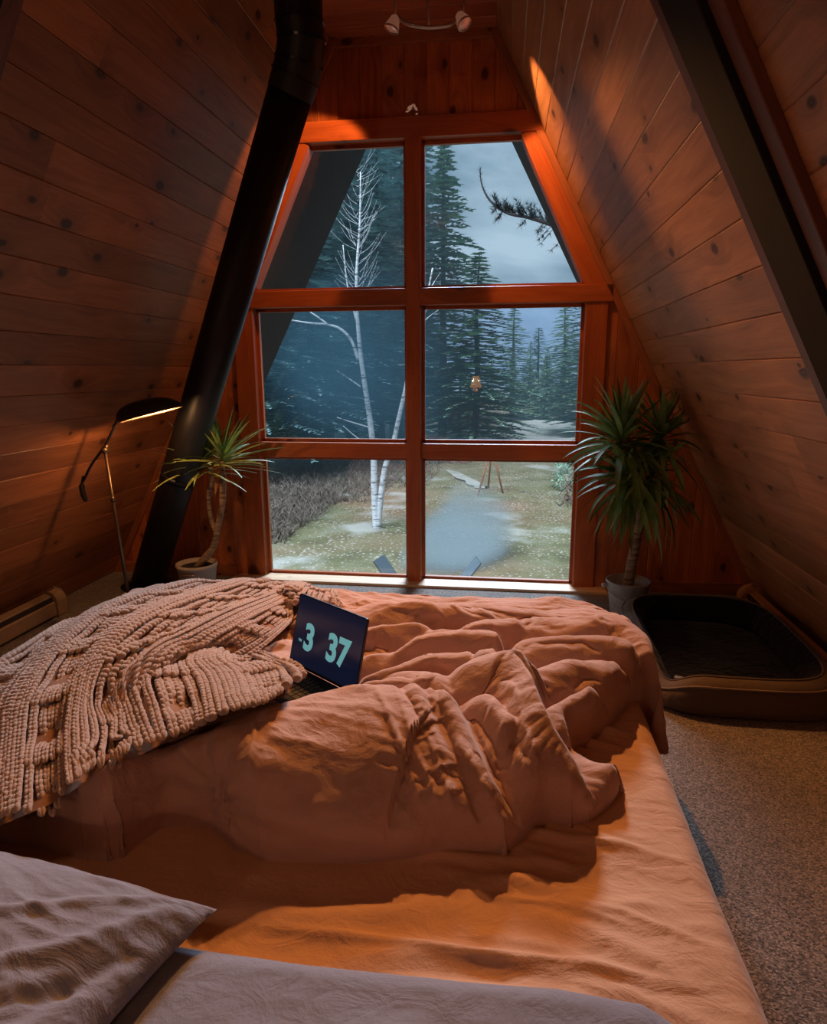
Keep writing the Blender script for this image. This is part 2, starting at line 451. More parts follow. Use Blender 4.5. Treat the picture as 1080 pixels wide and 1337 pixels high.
# ------------------------------------------------------------------ outdoors
GZ = -4.0
t = NT('autumn_lawn'); oc = t.n('TexCoord').outputs['Object']
big = t.noise(oc, .16, 4, .55); mid = t.noise(oc, .9, 5, .6); fine = t.noise(oc, 14, 3, .7)
col = t.ramp(mid, [(.30, (.075, .070, .030)), (.50, (.13, .125, .058)), (.70, (.19, .18, .12))])
col = t.mix(t.n('MapRange', inp={0: big, 1: .45, 2: .62}).outputs[0], col, (.20, .125, .07))
lv = t.n('TexVoronoi', inp={'Vector': oc, 'Scale': 7.0}); lm = t.math('LESS_THAN', lv.outputs['Distance'], t.math('MULTIPLY', t.noise(oc, .5, 3), .50))
lc = t.mix(t.n('SeparateColor', inp={0: lv.outputs['Color']}).outputs[0], (.34, .27, .20), (.50, .48, .46))
col = t.mix(t.math('MULTIPLY', lm, .75), col, lc)
col = t.mix(1.0, col, t.ramp(fine, [(.3, .62), (.7, 1.25)]), 'MULTIPLY')
fr_ = t.noise(oc, .35, 3); col = t.mix(t.n('MapRange', inp={0: fr_, 1: .56, 2: .66, 4: .55}).outputs[0], col, (.46, .46, .44))
t.bsdf(col, .95, fine, .5, .05)
LAWN = t.m
n = 60; gx = np.linspace(-70, 70, n); gy = np.linspace(.6, 130, n); X, Yg = np.meshgrid(gx, gy, indexing='ij')
Zg = GZ+.22*fbm(X*.09, Yg*.09, 3, 3)*np.clip((Yg-14)/20, 0, 1)
o = grid_mesh('lawn', np.stack([X, Yg, Zg], -1), LAWN); tag(o, kind='structure')
def gz(x, y): return GZ
# pale clearing and footpath
M_FROST = simple('pale_frosted_grass', (.50, .47, .42), .9, nscale=1.2, namp=.25)
def patch(name, pts, z, mat, rough=.25, seed=1):
    mb = MB(); r = random.Random(seed); P = []
    for i in range(len(pts)):
        a = Vector(pts[i]); b = Vector(pts[(i+1) % len(pts)])
        for k in range(6):
            q = a.lerp(b, k/6); P.append((q.x+r.uniform(-rough, rough), q.y+r.uniform(-rough, rough)*2, z))
    mb.add(P, [tuple(range(len(P)))]); return mb.build(name, mat)
tag(patch('clearing', [at_z(x, y, -3.8)[:2] for x, y in ((608, 571), (650, 555), (700, 549), (750, 552), (770, 565), (745, 577), (660, 579))], -3.7, M_FROST), kind='structure')
tag(patch('footpath', [at_z(x, y, -3.9)[:2] for x, y in ((562, 606), (574, 605), (632, 632), (636, 638), (618, 634), (580, 615))], -3.90, simple('trodden_pale_grass', (.34, .33, .29), .9, nscale=1.2, namp=.3), .2, 5), kind='structure')

# far hill
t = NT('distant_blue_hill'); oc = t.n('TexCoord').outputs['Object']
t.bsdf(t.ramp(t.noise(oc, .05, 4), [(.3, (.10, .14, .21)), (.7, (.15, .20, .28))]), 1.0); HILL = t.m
xs = np.linspace(-500, 500, 80); ys = np.linspace(330, 470, 10); X, Yg = np.meshgrid(xs, ys, indexing='ij')
Hh = (44+14*np.sin(X*.010+.6)+5*fbm(X*.02, X*0+.5, 4, 3))*np.sin(np.clip((Yg-330)/90, 0, 1)*PI/2)-6
tag(grid_mesh('hill', np.stack([X, Yg, Hh], -1), HILL), kind='structure')

# conifers ---------------------------------------------------------------
def leafmat(name, dark, light):
    t = NT(name); oc = t.n('TexCoord').outputs['Object']; rn = t.n('ObjectInfo').outputs['Random']
    g = t.noise(oc, 1.1, 4, .6); c = t.ramp(t.math('MULTIPLY_ADD', rn, .25, t.math('SUBTRACT', g, .1)), [(.3, dark), (.75, light)])
    b = t.bsdf(c, .8, Specular_IOR_Level=.2); return t.m
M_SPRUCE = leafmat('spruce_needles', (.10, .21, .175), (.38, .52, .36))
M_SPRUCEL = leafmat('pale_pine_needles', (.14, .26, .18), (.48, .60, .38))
M_BLUE = leafmat('haze_blue_needles', (.08, .18, .20), (.30, .44, .44))  # blue of the forest haze put into the needle colour
M_TRUNK = simple('dark_bark', (.050, .045, .045), .9, nscale=5, namp=.4)
M_BIRCH = NT('birch_bark'); t = M_BIRCH; oc = t.n('TexCoord').outputs['Object']
bn = t.noise(t.mapping(oc, (1.5, 1.5, 9)), 1.6, 4, .65)
t.bsdf(t.ramp(bn, [(.36, (.10, .09, .09)), (.46, (.46, .47, .50)), (.8, (.66, .67, .70))]), .7); M_BIRCH = t.m
def conifer_mesh(seed, H, R, open_=.0, base=.08, dens=1.0):
    """foliage mesh: whorls of drooping boughs, every bough a feathered fan of needle sprays"""
    r = random.Random(seed); V = []; F = []
    def tri(a, b, c):
        k = len(V); V.extend([tuple(a), tuple(b), tuple(c)]); F.append((k, k+1, k+2))
    nw = int(H*2.7*dens); 
    for w in range(nw):
        q = w/(nw-1); z = H*(base+(1-base)*q)*1.0
        rad = R*((1-q)**.75)*(.72+.28*min(1, q*4+.3))+.12
        if z > H: z = H
        nb = max(4, int(r.uniform(6, 9)*(.6+.4*(1-q))))
        a0 = r.uniform(0, 6.28)
        for b in range(nb):
            if r.random() < open_: continue
            a = a0+b*2*PI/nb+r.uniform(-.3, .3); L = rad*r.uniform(.6, 1.12)
            zz = z+r.uniform(-.25, .25)*(H/nw)
            droop = r.uniform(.10, .34)*L; ns = max(4, int(L*4.2))
            d = Vector((math.cos(a), math.sin(a), 0)); side = Vector((-d.y, d.x, 0))
            for s in range(ns):
                f = (s+.5)/ns; p = d*(L*f)+Vector((0, 0, zz-droop*f*f+.10*L*f*(1-f)))
                wl = (.16+.30*L*(1-f)*f*1.6+.1)
                for sd in (-1, 1):
                    for m in range(2):
                        tip = p+side*sd*wl*r.uniform(.7, 1.2)+d*wl*r.uniform(.2, .9)+Vector((0, 0, r.uniform(-.22, .06)*wl))
                        ww = .13+.10*wl
                        tri(p+d*ww, p-d*ww+Vector((0, 0, -.07)), tip)
                tri(p+side*.15, p-side*.15, p+d*(.40)+Vector((0, 0, r.uniform(-.16, .05))))
    return V, F
def mk(V, F, name):
    me = bpy.data.meshes.new(name); me.from_pydata(V, [], F); me.update(); return me
variants = []
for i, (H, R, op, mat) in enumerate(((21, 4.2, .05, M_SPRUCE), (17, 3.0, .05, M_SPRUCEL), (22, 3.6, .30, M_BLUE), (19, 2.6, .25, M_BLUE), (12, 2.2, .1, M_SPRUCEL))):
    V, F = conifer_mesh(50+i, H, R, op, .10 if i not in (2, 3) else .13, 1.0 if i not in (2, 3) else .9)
    me = mk(V, F, 'foliage'); me.materials.append(mat)
    mb = MB(); k = 9
    mb.tube([(math.sin(j*1.3+i)*.05, math.cos(j+i)*.05, H*j/k) for j in range(k+1)], [.24*(1-j/k)+.03 for j in range(k+1)], 8)
    mt = bpy.data.meshes.new('trunk'); mt.from_pydata(mb.v, [], mb.f); mt.materials.append(M_TRUNK); mt.update()
    variants.append((H, me, mt))
TREE_LABELS = {}
def tree(var, px, ybase, depth, ytop, label, group=None, rz=0, wm=1.35):
    """px: picture column of the trunk, depth in metres beyond the gable; height set from the crown's top"""
    Hm, me, mt = variants[var]
    p = at_y(px, ybase, depth); top = at_y(px, ytop, depth)[2]; s = (top-GZ)/Hm
    root = empty('conifer_tree', (p[0], depth, GZ-.05), label, 'tree', group)
    root.rotation_euler.z = rz; root.scale = (s*wm, s*wm, s) if s < 1.15 else (s**.7*wm, s**.7*wm, s)
    for nm, m in (('foliage', me), ('trunk', mt)):
        o = bpy.data.objects.new(nm, m); COL.objects.link(o); o.parent = root
    return root
tree(0, 578, 580, 44, 190, 'tall dark spruce beside the window mullion, its crown reaching into the cloudy sky', rz=1)
tree(0, 621, 580, 40, 330, 'spreading spruce with layered boughs and bare dark trunk in front of the clearing', rz=2, wm=1.9)
tree(1, 668, 550, 76, 402, 'slender pointed green spruce standing alone against the blue hill', rz=.5, wm=1.9)
tree(1, 700, 550, 82, 428, 'small pale spruce in the gap between pointed spruce and bushy pines', rz=4, wm=1.9)
tree(0, 775, 560, 52, 322, 'bushy green pine at the right edge of the window, its tip above the transom', rz=3, wm=1.9)
tree(1, 733, 550, 74, 398, 'pale green pine directly beside the bushy pine at the window edge', rz=5, wm=1.9)
tree(4, 712, 550, 72, 466, 'low young spruce behind the right end of the clearing', rz=2, wm=1.9)
tree(2, 548, 580, 52, 230, 'dim blue-green spruce mostly hidden by the mullion', rz=2.2)
tree(4, 600, 575, 52, 455, 'short spruce at the left end of the clearing', rz=1.2)
r = random.Random(5)
cols = [(300, 30), (322, 36), (345, 27), (362, 41), (380, 33), (396, 46), (412, 30), (430, 38), (446, 50), (462, 34), (480, 44), (497, 36), (514, 48), (530, 40), (338, 52), (405, 56), (470, 58), (520, 60), (280, 44)]
for i, (px, dpt) in enumerate(cols):
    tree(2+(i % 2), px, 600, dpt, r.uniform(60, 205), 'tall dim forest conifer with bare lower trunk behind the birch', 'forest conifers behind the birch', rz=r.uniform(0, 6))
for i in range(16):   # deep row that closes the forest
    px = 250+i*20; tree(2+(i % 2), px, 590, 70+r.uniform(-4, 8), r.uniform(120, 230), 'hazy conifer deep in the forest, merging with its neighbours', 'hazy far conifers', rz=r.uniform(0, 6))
for i, px in enumerate((640, 668, 690, 712, 736, 760, 784, 806)):
    tree(i % 2, px, 550, 98+r.uniform(-5, 5), r.uniform(442, 462) if px < 750 else 420, 'distant low conifer in the row behind the clearing', 'far conifers behind the clearing', rz=r.uniform(0, 6))

# birch ------------------------------------------------------------------
BY = 18.0
def bp(px, py, dy=0): return tuple(at_y(px, py, BY+dy))
def spath(pts, n=6):
    P = [np.array(p, float) for p in pts]; P = [2*P[0]-P[1]]+P+[2*P[-1]-P[-2]]; out = []
    for i in range(1, len(P)-2):
        for k in range(n):
            t_ = k/n; out.append(.5*((2*P[i])+(-P[i-1]+P[i+1])*t_+(2*P[i-1]-5*P[i]+4*P[i+1]-P[i+2])*t_**2+(-P[i-1]+3*P[i]-3*P[i+1]+P[i+2])*t_**3))
    out.append(P[-2]); return out
birch = empty('birch_tree', tuple(at_z(492, 693, GZ)), 'white twin-trunked birch with arching bare branch on the lawn', 'tree')
def limb(name, pts, r0, r1, nn=8, parent=birch, mat=None):
    sp = spath([bp(*p) for p in pts]); mb = MB(); N = len(sp)
    mb.tube(sp, [r0+(r1-r0)*i/(N-1) for i in range(N)], nn); return mb.build(name, mat or M_BIRCH, parent, True)
limb('trunk', [(492, 694), (489, 640), (488, 600), (484, 555), (476, 500), (470, 455), (466, 400), (466, 350), (470, 290), (471, 225)], .14, .02)
limb('trunk', [(493, 694), (497, 650), (503, 610), (512, 585), (521, 545), (530, 505), (536, 470), (545, 430), (556, 395), (565, 350)], .12, .025)
limb('branch', [(468, 470), (459, 445), (445, 430), (428, 424), (405, 422), (380, 418), (350, 412)], .06, .02)
limb('branch', [(430, 425), (412, 412), (395, 402), (375, 398)], .035, .012)
limb('branch', [(466, 420), (462, 405), (457, 390), (452, 360), (448, 320)], .045, .015)
limb('branch', [(482, 558), (462, 552), (440, 545)], .03, .015); limb('branch', [(478, 580), (462, 568), (448, 556)], .03, .012)
limb('branch', [(471, 505), (455, 494), (440, 484)], .03, .01)
r = random.Random(3)
for k in range(64):
    y0 = r.uniform(215, 400); x0 = 468+r.uniform(-3, 3); dx = r.choice((-1, 1))*r.uniform(8, 34); dy = r.uniform(14, 50)
    limb('twig', [(x0, y0), (x0+dx*.5, y0-dy*.35), (x0+dx, y0-dy)], .009, .003, 4)
for k in range(8):
    x0, y0 = r.choice(((545, 430), (556, 395), (536, 470))); dx = r.uniform(5, 30); dy = r.uniform(10, 40)
    limb('twig', [(x0, y0), (x0+dx*.5, y0-dy*.6), (x0+dx, y0-dy)], .02, .006, 4)

# pine branch reaching in from a tree beyond the right wall ---------------
M_PINE = simple('dark_pine_needles', (.012, .028, .032), .8)
PB = 9.0
def pp(px, py, dy=0): return at_y(px, py, PB+dy)
pine = empty('pine_tree', (6.2, PB, GZ), 'dark pine branch curling in front of the cloudy sky in the upper right pane', 'tree')
mb = MB(); mb.tube([(6.2, PB, GZ), (6.1, PB, 0), (6.15, PB, 4), (6.05, PB, 9)], [.28, .24, .2, .12], 10); mb.build('trunk', M_TRUNK, pine, True)
mainp = spath([(6.1, PB, 2.6), tuple(pp(790, 325)), tuple(pp(750, 305)), tuple(pp(722, 294)), tuple(pp(690, 284)), tuple(pp(662, 278)), tuple(pp(640, 262)), tuple(pp(629, 240)), tuple(pp(627, 218))], 6)
mb = MB(); mb.tube(mainp, [.055-.048*i/(len(mainp)-1) for i in range(len(mainp))], 6); mb.build('branch', M_TRUNK, pine, True)
mb = MB(); r = random.Random(9); mt_ = MB()
def needles(p, d, n=16, L=.11):
    for k in range(n):
        v = (d*.8+Vector((r.uniform(-1, 1), r.uniform(-1, 1), r.uniform(-1, 1)))).normalized()*L*r.uniform(.6, 1.2)
        s = v.orthogonal().normalized()*.006; mb.add([p-s, p+s, p+v], [(0, 1, 2)])
for i in range(8, len(mainp)-1):
    p = Vector(mainp[i]); t0 = (Vector(mainp[i+1])-p).normalized(); f = 1-(i-8)/(len(mainp)-9)
    for k in range(3 if f > .35 else 1):
        if f > .35:
            d = (Vector((-.35+r.uniform(-.5, .3), r.uniform(-.5, .5), r.uniform(.3, 1))) if r.random() < .8 else Vector((-.4, r.uniform(-.6, .6), -.4))).normalized(); L = r.uniform(.15, .62)*f
            q = p+d*L; mt_.tube([p, p+d*L*.5+Vector((0, 0, .02)), q], [.008, .006, .004], 4)
            for j in range(3): needles(p+d*L*(.4+.3*j), d, 13, .12)
        else: needles(p, (t0+Vector((0, 0, .3))).normalized(), 5, .09)
mb.build('needles', M_PINE, pine); mt_.build('twigs', M_TRUNK, pine)

# undergrowth : uncountable -----------------------------------------------
def brush(name, areas, mat, n, hgt, label, seed=1, w=.03):
    r = random.Random(seed); mb = MB()
    for k in range(n):
        (x0, x1, y0, y1) = r.choice(areas); x = r.uniform(x0, x1); y = r.uniform(y0, y1); h = hgt*r.uniform(.4, 1.2)
        a = r.uniform(0, 6.28); b = Vector((x, y, GZ-.1)); lean = Vector((r.uniform(-1, 1), r.uniform(-1, 1), r.uniform(.35, 1))).normalized()
        s = Vector((math.cos(a), math.sin(a), 0))*w
        mb.add([b-s, b+s, b+lean*h], [(0, 1, 2)])
        for j in range(6):
            p = b+lean*h*r.uniform(.1, .9); tp = p+Vector((r.uniform(-1, 1), r.uniform(-1, 1), r.uniform(.2, 1)))*h*.35
            mb.add([p-s*.5, p+s*.5, tp], [(0, 1, 2)])
    o = mb.build(name, mat); return tag(o, label, 'undergrowth', kind='stuff')
M_BRUSH = simple('dry_brush', (.28, .20, .16), .95, nscale=2, namp=.5, bump=0)
M_BRUSH2 = simple('grey_brush', (.19, .15, .125), .95, nscale=2, namp=.5, bump=0)
brush('undergrowth', [(-12, -6.5, 15.5, 24), (-12, -4.8, 22, 34), (-16, -3, 26, 40)], M_BRUSH2, 8000, .75, 'grey-brown leafless undergrowth at the forest edge left of the birch')
brush('brush', [(-7, -2.2, 38, 46), (7.5, 13, 38, 52), (-6, -1.5, 34, 40)], M_BRUSH, 3500, .9, 'brown dry brush around the ends of the pale clearing', 4)
# bushes at the right edge of the lawn
def bush(c, R, H, mat, label, seed):
    r = random.Random(seed); mb = MB()
    for k in range(900):
        a = r.uniform(0, 6.28); q = math.sqrt(r.random()); h = r.random()
        p = Vector((c[0]+R*q*math.cos(a)*(1-h*.5), c[1]+R*q*math.sin(a)*(1-h*.5), GZ+H*h)); d = Vector((r.uniform(-1, 1), r.uniform(-1, 1), r.uniform(-.3, 1)))*.30
        s = Vector((r.uniform(-1, 1), r.uniform(-1, 1), r.uniform(-1, 1)))*.05; mb.add([p-s, p+s, p+d], [(0, 1, 2)])
    tag(mb.build('bush', mat), label, 'bush')
q = at_z(752, 640, GZ); bush(q, 1.3, 1.9, M_SPRUCE, 'dark green bush at the right edge of the lawn', 1)
q = at_z(766, 660, GZ); bush(q, 1.3, 2.0, M_BRUSH, 'brown leafless bush in front of the dark green bush at the window edge', 2)
q = at_z(700, 662, GZ); 

# wooden tripod over the fire, garden chairs -------------------------------
M_POLE = simple('orange_brown_pole', (.26, .11, .06), .8)
p = at_z(641, 644, GZ); tp = at_y(642, 583, p[1]); tri_ = empty('fire_tripod', (p[0], p[1], GZ), 'orange-brown wooden tripod of poles standing on the lawn behind the smoke', 'tripod')
for q in (at_z(624, 647, GZ), at_z(657, 645, GZ), (p[0]-.15, p[1]+1.0, GZ)):
    d = (Vector(tp)-Vector(q)).normalized(); mb = MB(); mb.tube([Vector(q)-d*.03, Vector(tp)+d*.2], [.045, .04], 8); mb.build('leg', M_POLE, tri_, True)
M_CHFR = simple('dark_chair_metal', (.03, .035, .045), .5); M_CHFB = simple('blue_grey_sling', (.085, .12, .15), .8, nscale=20)
def sling(px, py, sg, label):
    c = at_z(px, py, GZ+.34); x, y = c[0], c[1]
    root = empty('garden_chair', (x, y, GZ), label, 'chair', 'garden chairs by the fire')
    W = .30; B = Vector((x, y, GZ+.34)); T_ = B+Vector((-sg*.42, .06, .58)); S = B+Vector((sg*.50, -.05, .08))
    ax = Vector((.25*sg, 1, 0)).normalized()*W
    mb = MB(); mb.add([B-ax, B+ax, T_+ax, T_-ax]+[q+Vector((sg*.015, 0, .02)) for q in (B-ax, B+ax, T_+ax, T_-ax)], [(0,1,2,3),(7,6,5,4),(0,4,5,1),(1,5,6,2),(2,6,7,3),(3,7,4,0)]); mb.build('backrest', M_CHFB, root)
    mb = MB(); mb.add([B-ax, B+ax, S+ax, S-ax]+[q+Vector((0, 0, .02)) for q in (B-ax, B+ax, S+ax, S-ax)], [(3,2,1,0),(4,5,6,7),(0,1,5,4),(1,2,6,5),(2,3,7,6),(3,0,4,7)]); mb.build('seat', M_CHFB, root)
    mb = MB(); mb.tube([S-ax, B-ax, T_-ax, T_+ax, B+ax, S+ax], .02, 6); mb.build('frame', M_CHFR, root)
    for e in (-1, 1):
        for (a, b) in ((S+ax*e, S+ax*e-Vector((-sg*.06, 0, .42))), (B+ax*e, B+ax*e-Vector((sg*.12, 0, .34)))):
            mb = MB(); mb.tube([a, b], .018, 6); mb.build('leg', M_CHFR, root)
sling(516, 760, 1, 'dark sling garden chair on the lawn left of the mullion, facing the smoke')
sling(602, 761, -1, 'dark sling garden chair on the lawn right of the mullion, facing the smoke')
# lump of snow-covered wood on the path
q = at_z(568, 603, GZ)
# smoke from the fire: absorbing, faintly glowing blue haze volumes
def smoke_obj(name, P0, P1, wid, thk, dens, label, seed, colr, nsc=1.0):
    a = Vector(P0); b = Vector(P1); d = b-a; L = d.length
    me = bpy.data.meshes.new(name); bm = bmesh.new(); bmesh.ops.create_cube(bm, size=1.0); bm.to_mesh(me); bm.free()
    t = NT(name+'_volume'); g = t.n('TexCoord').outputs['Generated']; ob = t.n('TexCoord').outputs['Object']
    wn = t.n('TexNoise', inp={'Vector': t.mapping(ob, (2.2*nsc*L/wid, 2.2*nsc, 2.2*nsc), (seed, 0, 0)), 'Scale': 1.0, 'Detail': 4.0, 'Roughness': .6})
    wv = t.n('VectorMath', operation='MULTIPLY_ADD', inp={0: wn.outputs['Color'], 1: (.45, .45, .45), 2: g}).outputs[0]
    s = t.n('SeparateXYZ', inp={0: wv}); ac = None
    for k in range(3):
        u = t.math('MULTIPLY_ADD', s.outputs[k], 2.5, -1.25*1.45); q = t.math('MULTIPLY', u, u); ac = q if ac is None else t.math('ADD', ac, q)
    fade = t.n('MapRange', interpolation_type='SMOOTHSTEP', inp={0: ac, 1: 1.0, 2: .0, 3: 0.0, 4: 1.0}).outputs[0]
    den = t.math('MULTIPLY', t.math('MULTIPLY', fade, dens), t.n('MapRange', inp={0: wn.outputs[0], 1: .35, 2: .65, 3: .45, 4: 1.4}).outputs[0])
    ab = t.n('VolumeAbsorption', inp={'Color': (.0, .0, .0, 1), 'Density': den}); em = t.n('Emission', inp={'Color': (*colr, 1), 'Strength': den})
    ad = t.n('AddShader', inp={0: ab.outputs[0], 1: em.outputs[0]}); t.t.links.new(ad.outputs[0], t.out.inputs['Volume'])
    o = link(name, me, t.m); o.location = (a+b)/2; o.rotation_euler = d.to_track_quat('X', 'Z').to_euler(); o.scale = (L, thk, wid)
    return tag(o, label, 'smoke', kind='stuff')
# ------------------------------------------------------------------ bed
BX0, BX1, BY0, BY1, BZ = -.90, 1.05, -3.88, -1.86, .45
def fabric(name, a, b, rough=.85, wscale=900, sheen=.25, bstr=.25, big=3.0):
    t = NT(name); oc = t.n('TexCoord').outputs['Object']
    col = t.mix(t.noise(oc, big, 4, .6), a, b)
    wv = t.noise(t.mapping(oc, (1, 1, 1)), wscale*.5, 2); cr_ = t.noise(oc, 38, 4, .6)
    wr_ = t.noise(t.mapping(oc, (1, 1.6, 1)), 9, 4, .55, 1.6); t.bsdf(col, rough, t.math('MULTIPLY_ADD', wr_, 2.2, t.math('MULTIPLY_ADD', wv, .10, cr_)), bstr*1.5, .008, Sheen_Weight=sheen, Sheen_Roughness=.4, Specular_IOR_Level=.2); return t.m
M_DUVET = fabric('blush_cotton', (.45, .27, .20), (.56, .35, .27))
M_SHEET = fabric('peach_sheet_cotton', (.55, .31, .175), (.62, .37, .235))
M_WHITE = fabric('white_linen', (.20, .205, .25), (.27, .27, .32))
def polyline_field(X, Y, pts, closed=False):
    """distance, height along the line, side (+ = left), param 0..1"""
    P = [np.array(p, float) for p in pts]
    if closed: P = P+[P[0]]
    L = [0.0]
    for a, b in zip(P[:-1], P[1:]): L.append(L[-1]+np.hypot(*(b-a)[:2]))
    best = np.full(X.shape, 1e9); Z = np.zeros(X.shape); S = np.zeros(X.shape); T_ = np.zeros(X.shape)
    for i, (a, b) in enumerate(zip(P[:-1], P[1:])):
        d = (b-a)[:2]; l2 = max(d@d, 1e-12); t_ = np.clip(((X-a[0])*d[0]+(Y-a[1])*d[1])/l2, 0, 1)
        dx = X-(a[0]+t_*d[0]); dy = Y-(a[1]+t_*d[1]); D = np.hypot(dx, dy); m = D < best
        best = np.where(m, D, best); S = np.where(m, np.sign(d[0]*dy-d[1]*dx), S)
        T_ = np.where(m, (L[i]+t_*(L[i+1]-L[i]))/max(L[-1], 1e-9), T_)
        if len(a) > 2: Z = np.where(m, a[2]+t_*(b[2]-a[2]), Z)
    return best, Z, S, T_
def inside(X, Y, pts):
    r_ = np.zeros(X.shape, bool); n = len(pts); j = n-1
    for i in range(n):
        xi, yi = pts[i][:2]; xj, yj = pts[j][:2]
        c = ((yi > Y) != (yj > Y)) & (X < (xj-xi)*(Y-yi)/((yj-yi) if abs(yj-yi) > 1e-12 else 1e-12)+xi)
        r_ ^= c; j = i
    return r_
def smax(a, b, k=.02):
    h = np.clip(.5+.5*(b-a)/k, 0, 1); return a*(1-h)+b*h+k*h*(1-h)
def W3(pts):  # (column, row, height) seen in the photograph -> metres on the bed
    return [tuple(at_z(*p)) for p in spath(pts, 3)] if len(pts) > 2 else [tuple(at_z(*p)) for p in pts]
def smoothpts(pts, n=3): return [tuple(at_z(*p)) for p in pts]

# fitted sheet over the mattress
def sheet_h(X, Y):
    h = np.full(X.shape, BZ)
    # tension wrinkles running in from the right edge
    r_ = np.random.default_rng(4)
    for k in range(46):
        y0 = r_.uniform(-3.75, -2.55); L = r_.uniform(.12, .62); dy = r_.uniform(-.02, .16)*L*1.6; x1 = r_.uniform(.72, 1.06)
        d, _, _, t_ = polyline_field(X, Y, [(x1, y0), (x1-L*.5, y0+dy*.7+.01), (x1-L, y0+dy)])
        wd = r_.uniform(.008, .018); h = h+r_.uniform(.005, .012)*np.exp(-(d/wd)**2)*np.sin(PI*np.clip(t_, .02, .98))
    for pts, a, wd in (([(660, 1180), (760, 1215), (860, 1262), (960, 1320)], .008, .02), ([(250, 1190), (420, 1200), (560, 1185), (700, 1190)], .010, .03), ([(420, 1250), (560, 1245), (700, 1265), (850, 1300)], .012, .022), ([(560, 1160), (700, 1150), (800, 1180)], .007, .02), ([(600, 1220), (720, 1240), (850, 1290)], .008, .015)):
        d, _, _, t_ = polyline_field(X, Y, [tuple(at_z(x, y, BZ)) for x, y in pts]); h = h+a*np.exp(-(d/wd)**2)*np.sin(PI*np.clip(t_, .03, .97))
    h = h+.004*fbm(X*3, Y*5, 8, 4)+.0025*ridged(X*4+Y*2, Y*9, 31, 2)
    # rounded edge
    return h
nx, ny = 330, 330
xs = np.linspace(BX0, BX1, nx); ys = np.linspace(BY0, BY1, ny); X, Yg = np.meshgrid(xs, ys, indexing='ij')
H = sheet_h(X, Yg)
ed = np.minimum(np.minimum(X-BX0, BX1-X), np.minimum(Yg-BY0, BY1-Yg)); R_ = .055
H = H-R_*(1-np.sqrt(np.clip(1-(1-np.clip(ed/R_, 0, 1))**2, 0, 1)))
bed = empty('bed', (0, -2.87, 0), 'low bed with a wrinkled peach fitted sheet standing on the carpet', 'bed')
P = np.stack([X, Yg, H], -1)
# skirt
ring = []
top = np.concatenate([P[:, 0], P[-1, 1:], P[-2::-1, -1], P[0, -2:0:-1]]); cen = np.array([.07, -2.87, 0]); lay = []
for q, z in ((0, None), (.0, .36), (.0, .26), (-.015, .20)):
    T_ = top.copy()
    if z is not None:
        T_[:, 2] = z; s = np.sign(T_[:, :2]-cen[:2]); T_[:, :2] += q*s+.004*np.sin(np.arange(len(T_))*.35)[:, None]
    lay.append(np.vstack([T_, T_[:1]]))
o1 = grid_mesh('fitted_sheet', P, M_SHEET, bed)
lay = np.stack(lay, 1); o2 = grid_mesh('sheet_side', lay[::1], M_SHEET, bed)
mb = MB(); mb.box((.07, -2.87, .105), (BX1-BX0-.05, BY1-BY0-.05, .19)); mb.build('bed_base', simple('dark_box_spring', (.05, .045, .05), .9), bed, False, .01)

# duvet --------------------------------------------------------------------
DUV_OUT = [(-70, 1085), (-20, 1118), (20, 1120), (60, 1132), (100, 1141), (140, 1139), (172, 1128), (200, 1106), (225, 1090), (262, 1096), (285, 1120), (330, 1136), (400, 1141), (470, 1141), (540, 1136), (590, 1130), (640, 1130), (668, 1133), (700, 1112), (720, 1092), (750, 1098), (785, 1088), (815, 1062), (829, 1042), (818, 1020), (785, 1016), (765, 1004), (757, 994), (785, 978), (815, 952), (838, 922), (852, 902)]
dq = [tuple(at_z(x, y, .455)[:2]) for x, y in DUV_OUT]
dq += [(1.10, -2.46), (1.145, -2.36), (1.16, -2.22), (1.15, -2.05), (1.10, -1.88), (1.0, -1.78), (.7, -1.74), (.3, -1.75), (0, -1.75), (-.5, -1.75), (-.93, -1.77), (-1.0, -1.9), (-1.02, -2.4), (-1.0, -3.1), (-.85, -3.36)]
DX, DYr = (-1.05, 1.20), (-3.46, -1.70)
nx, ny = 620, 500
xs = np.linspace(*DX, nx); ys = np.linspace(*DYr, ny); X, Yg = np.meshgrid(xs, ys, indexing='ij')
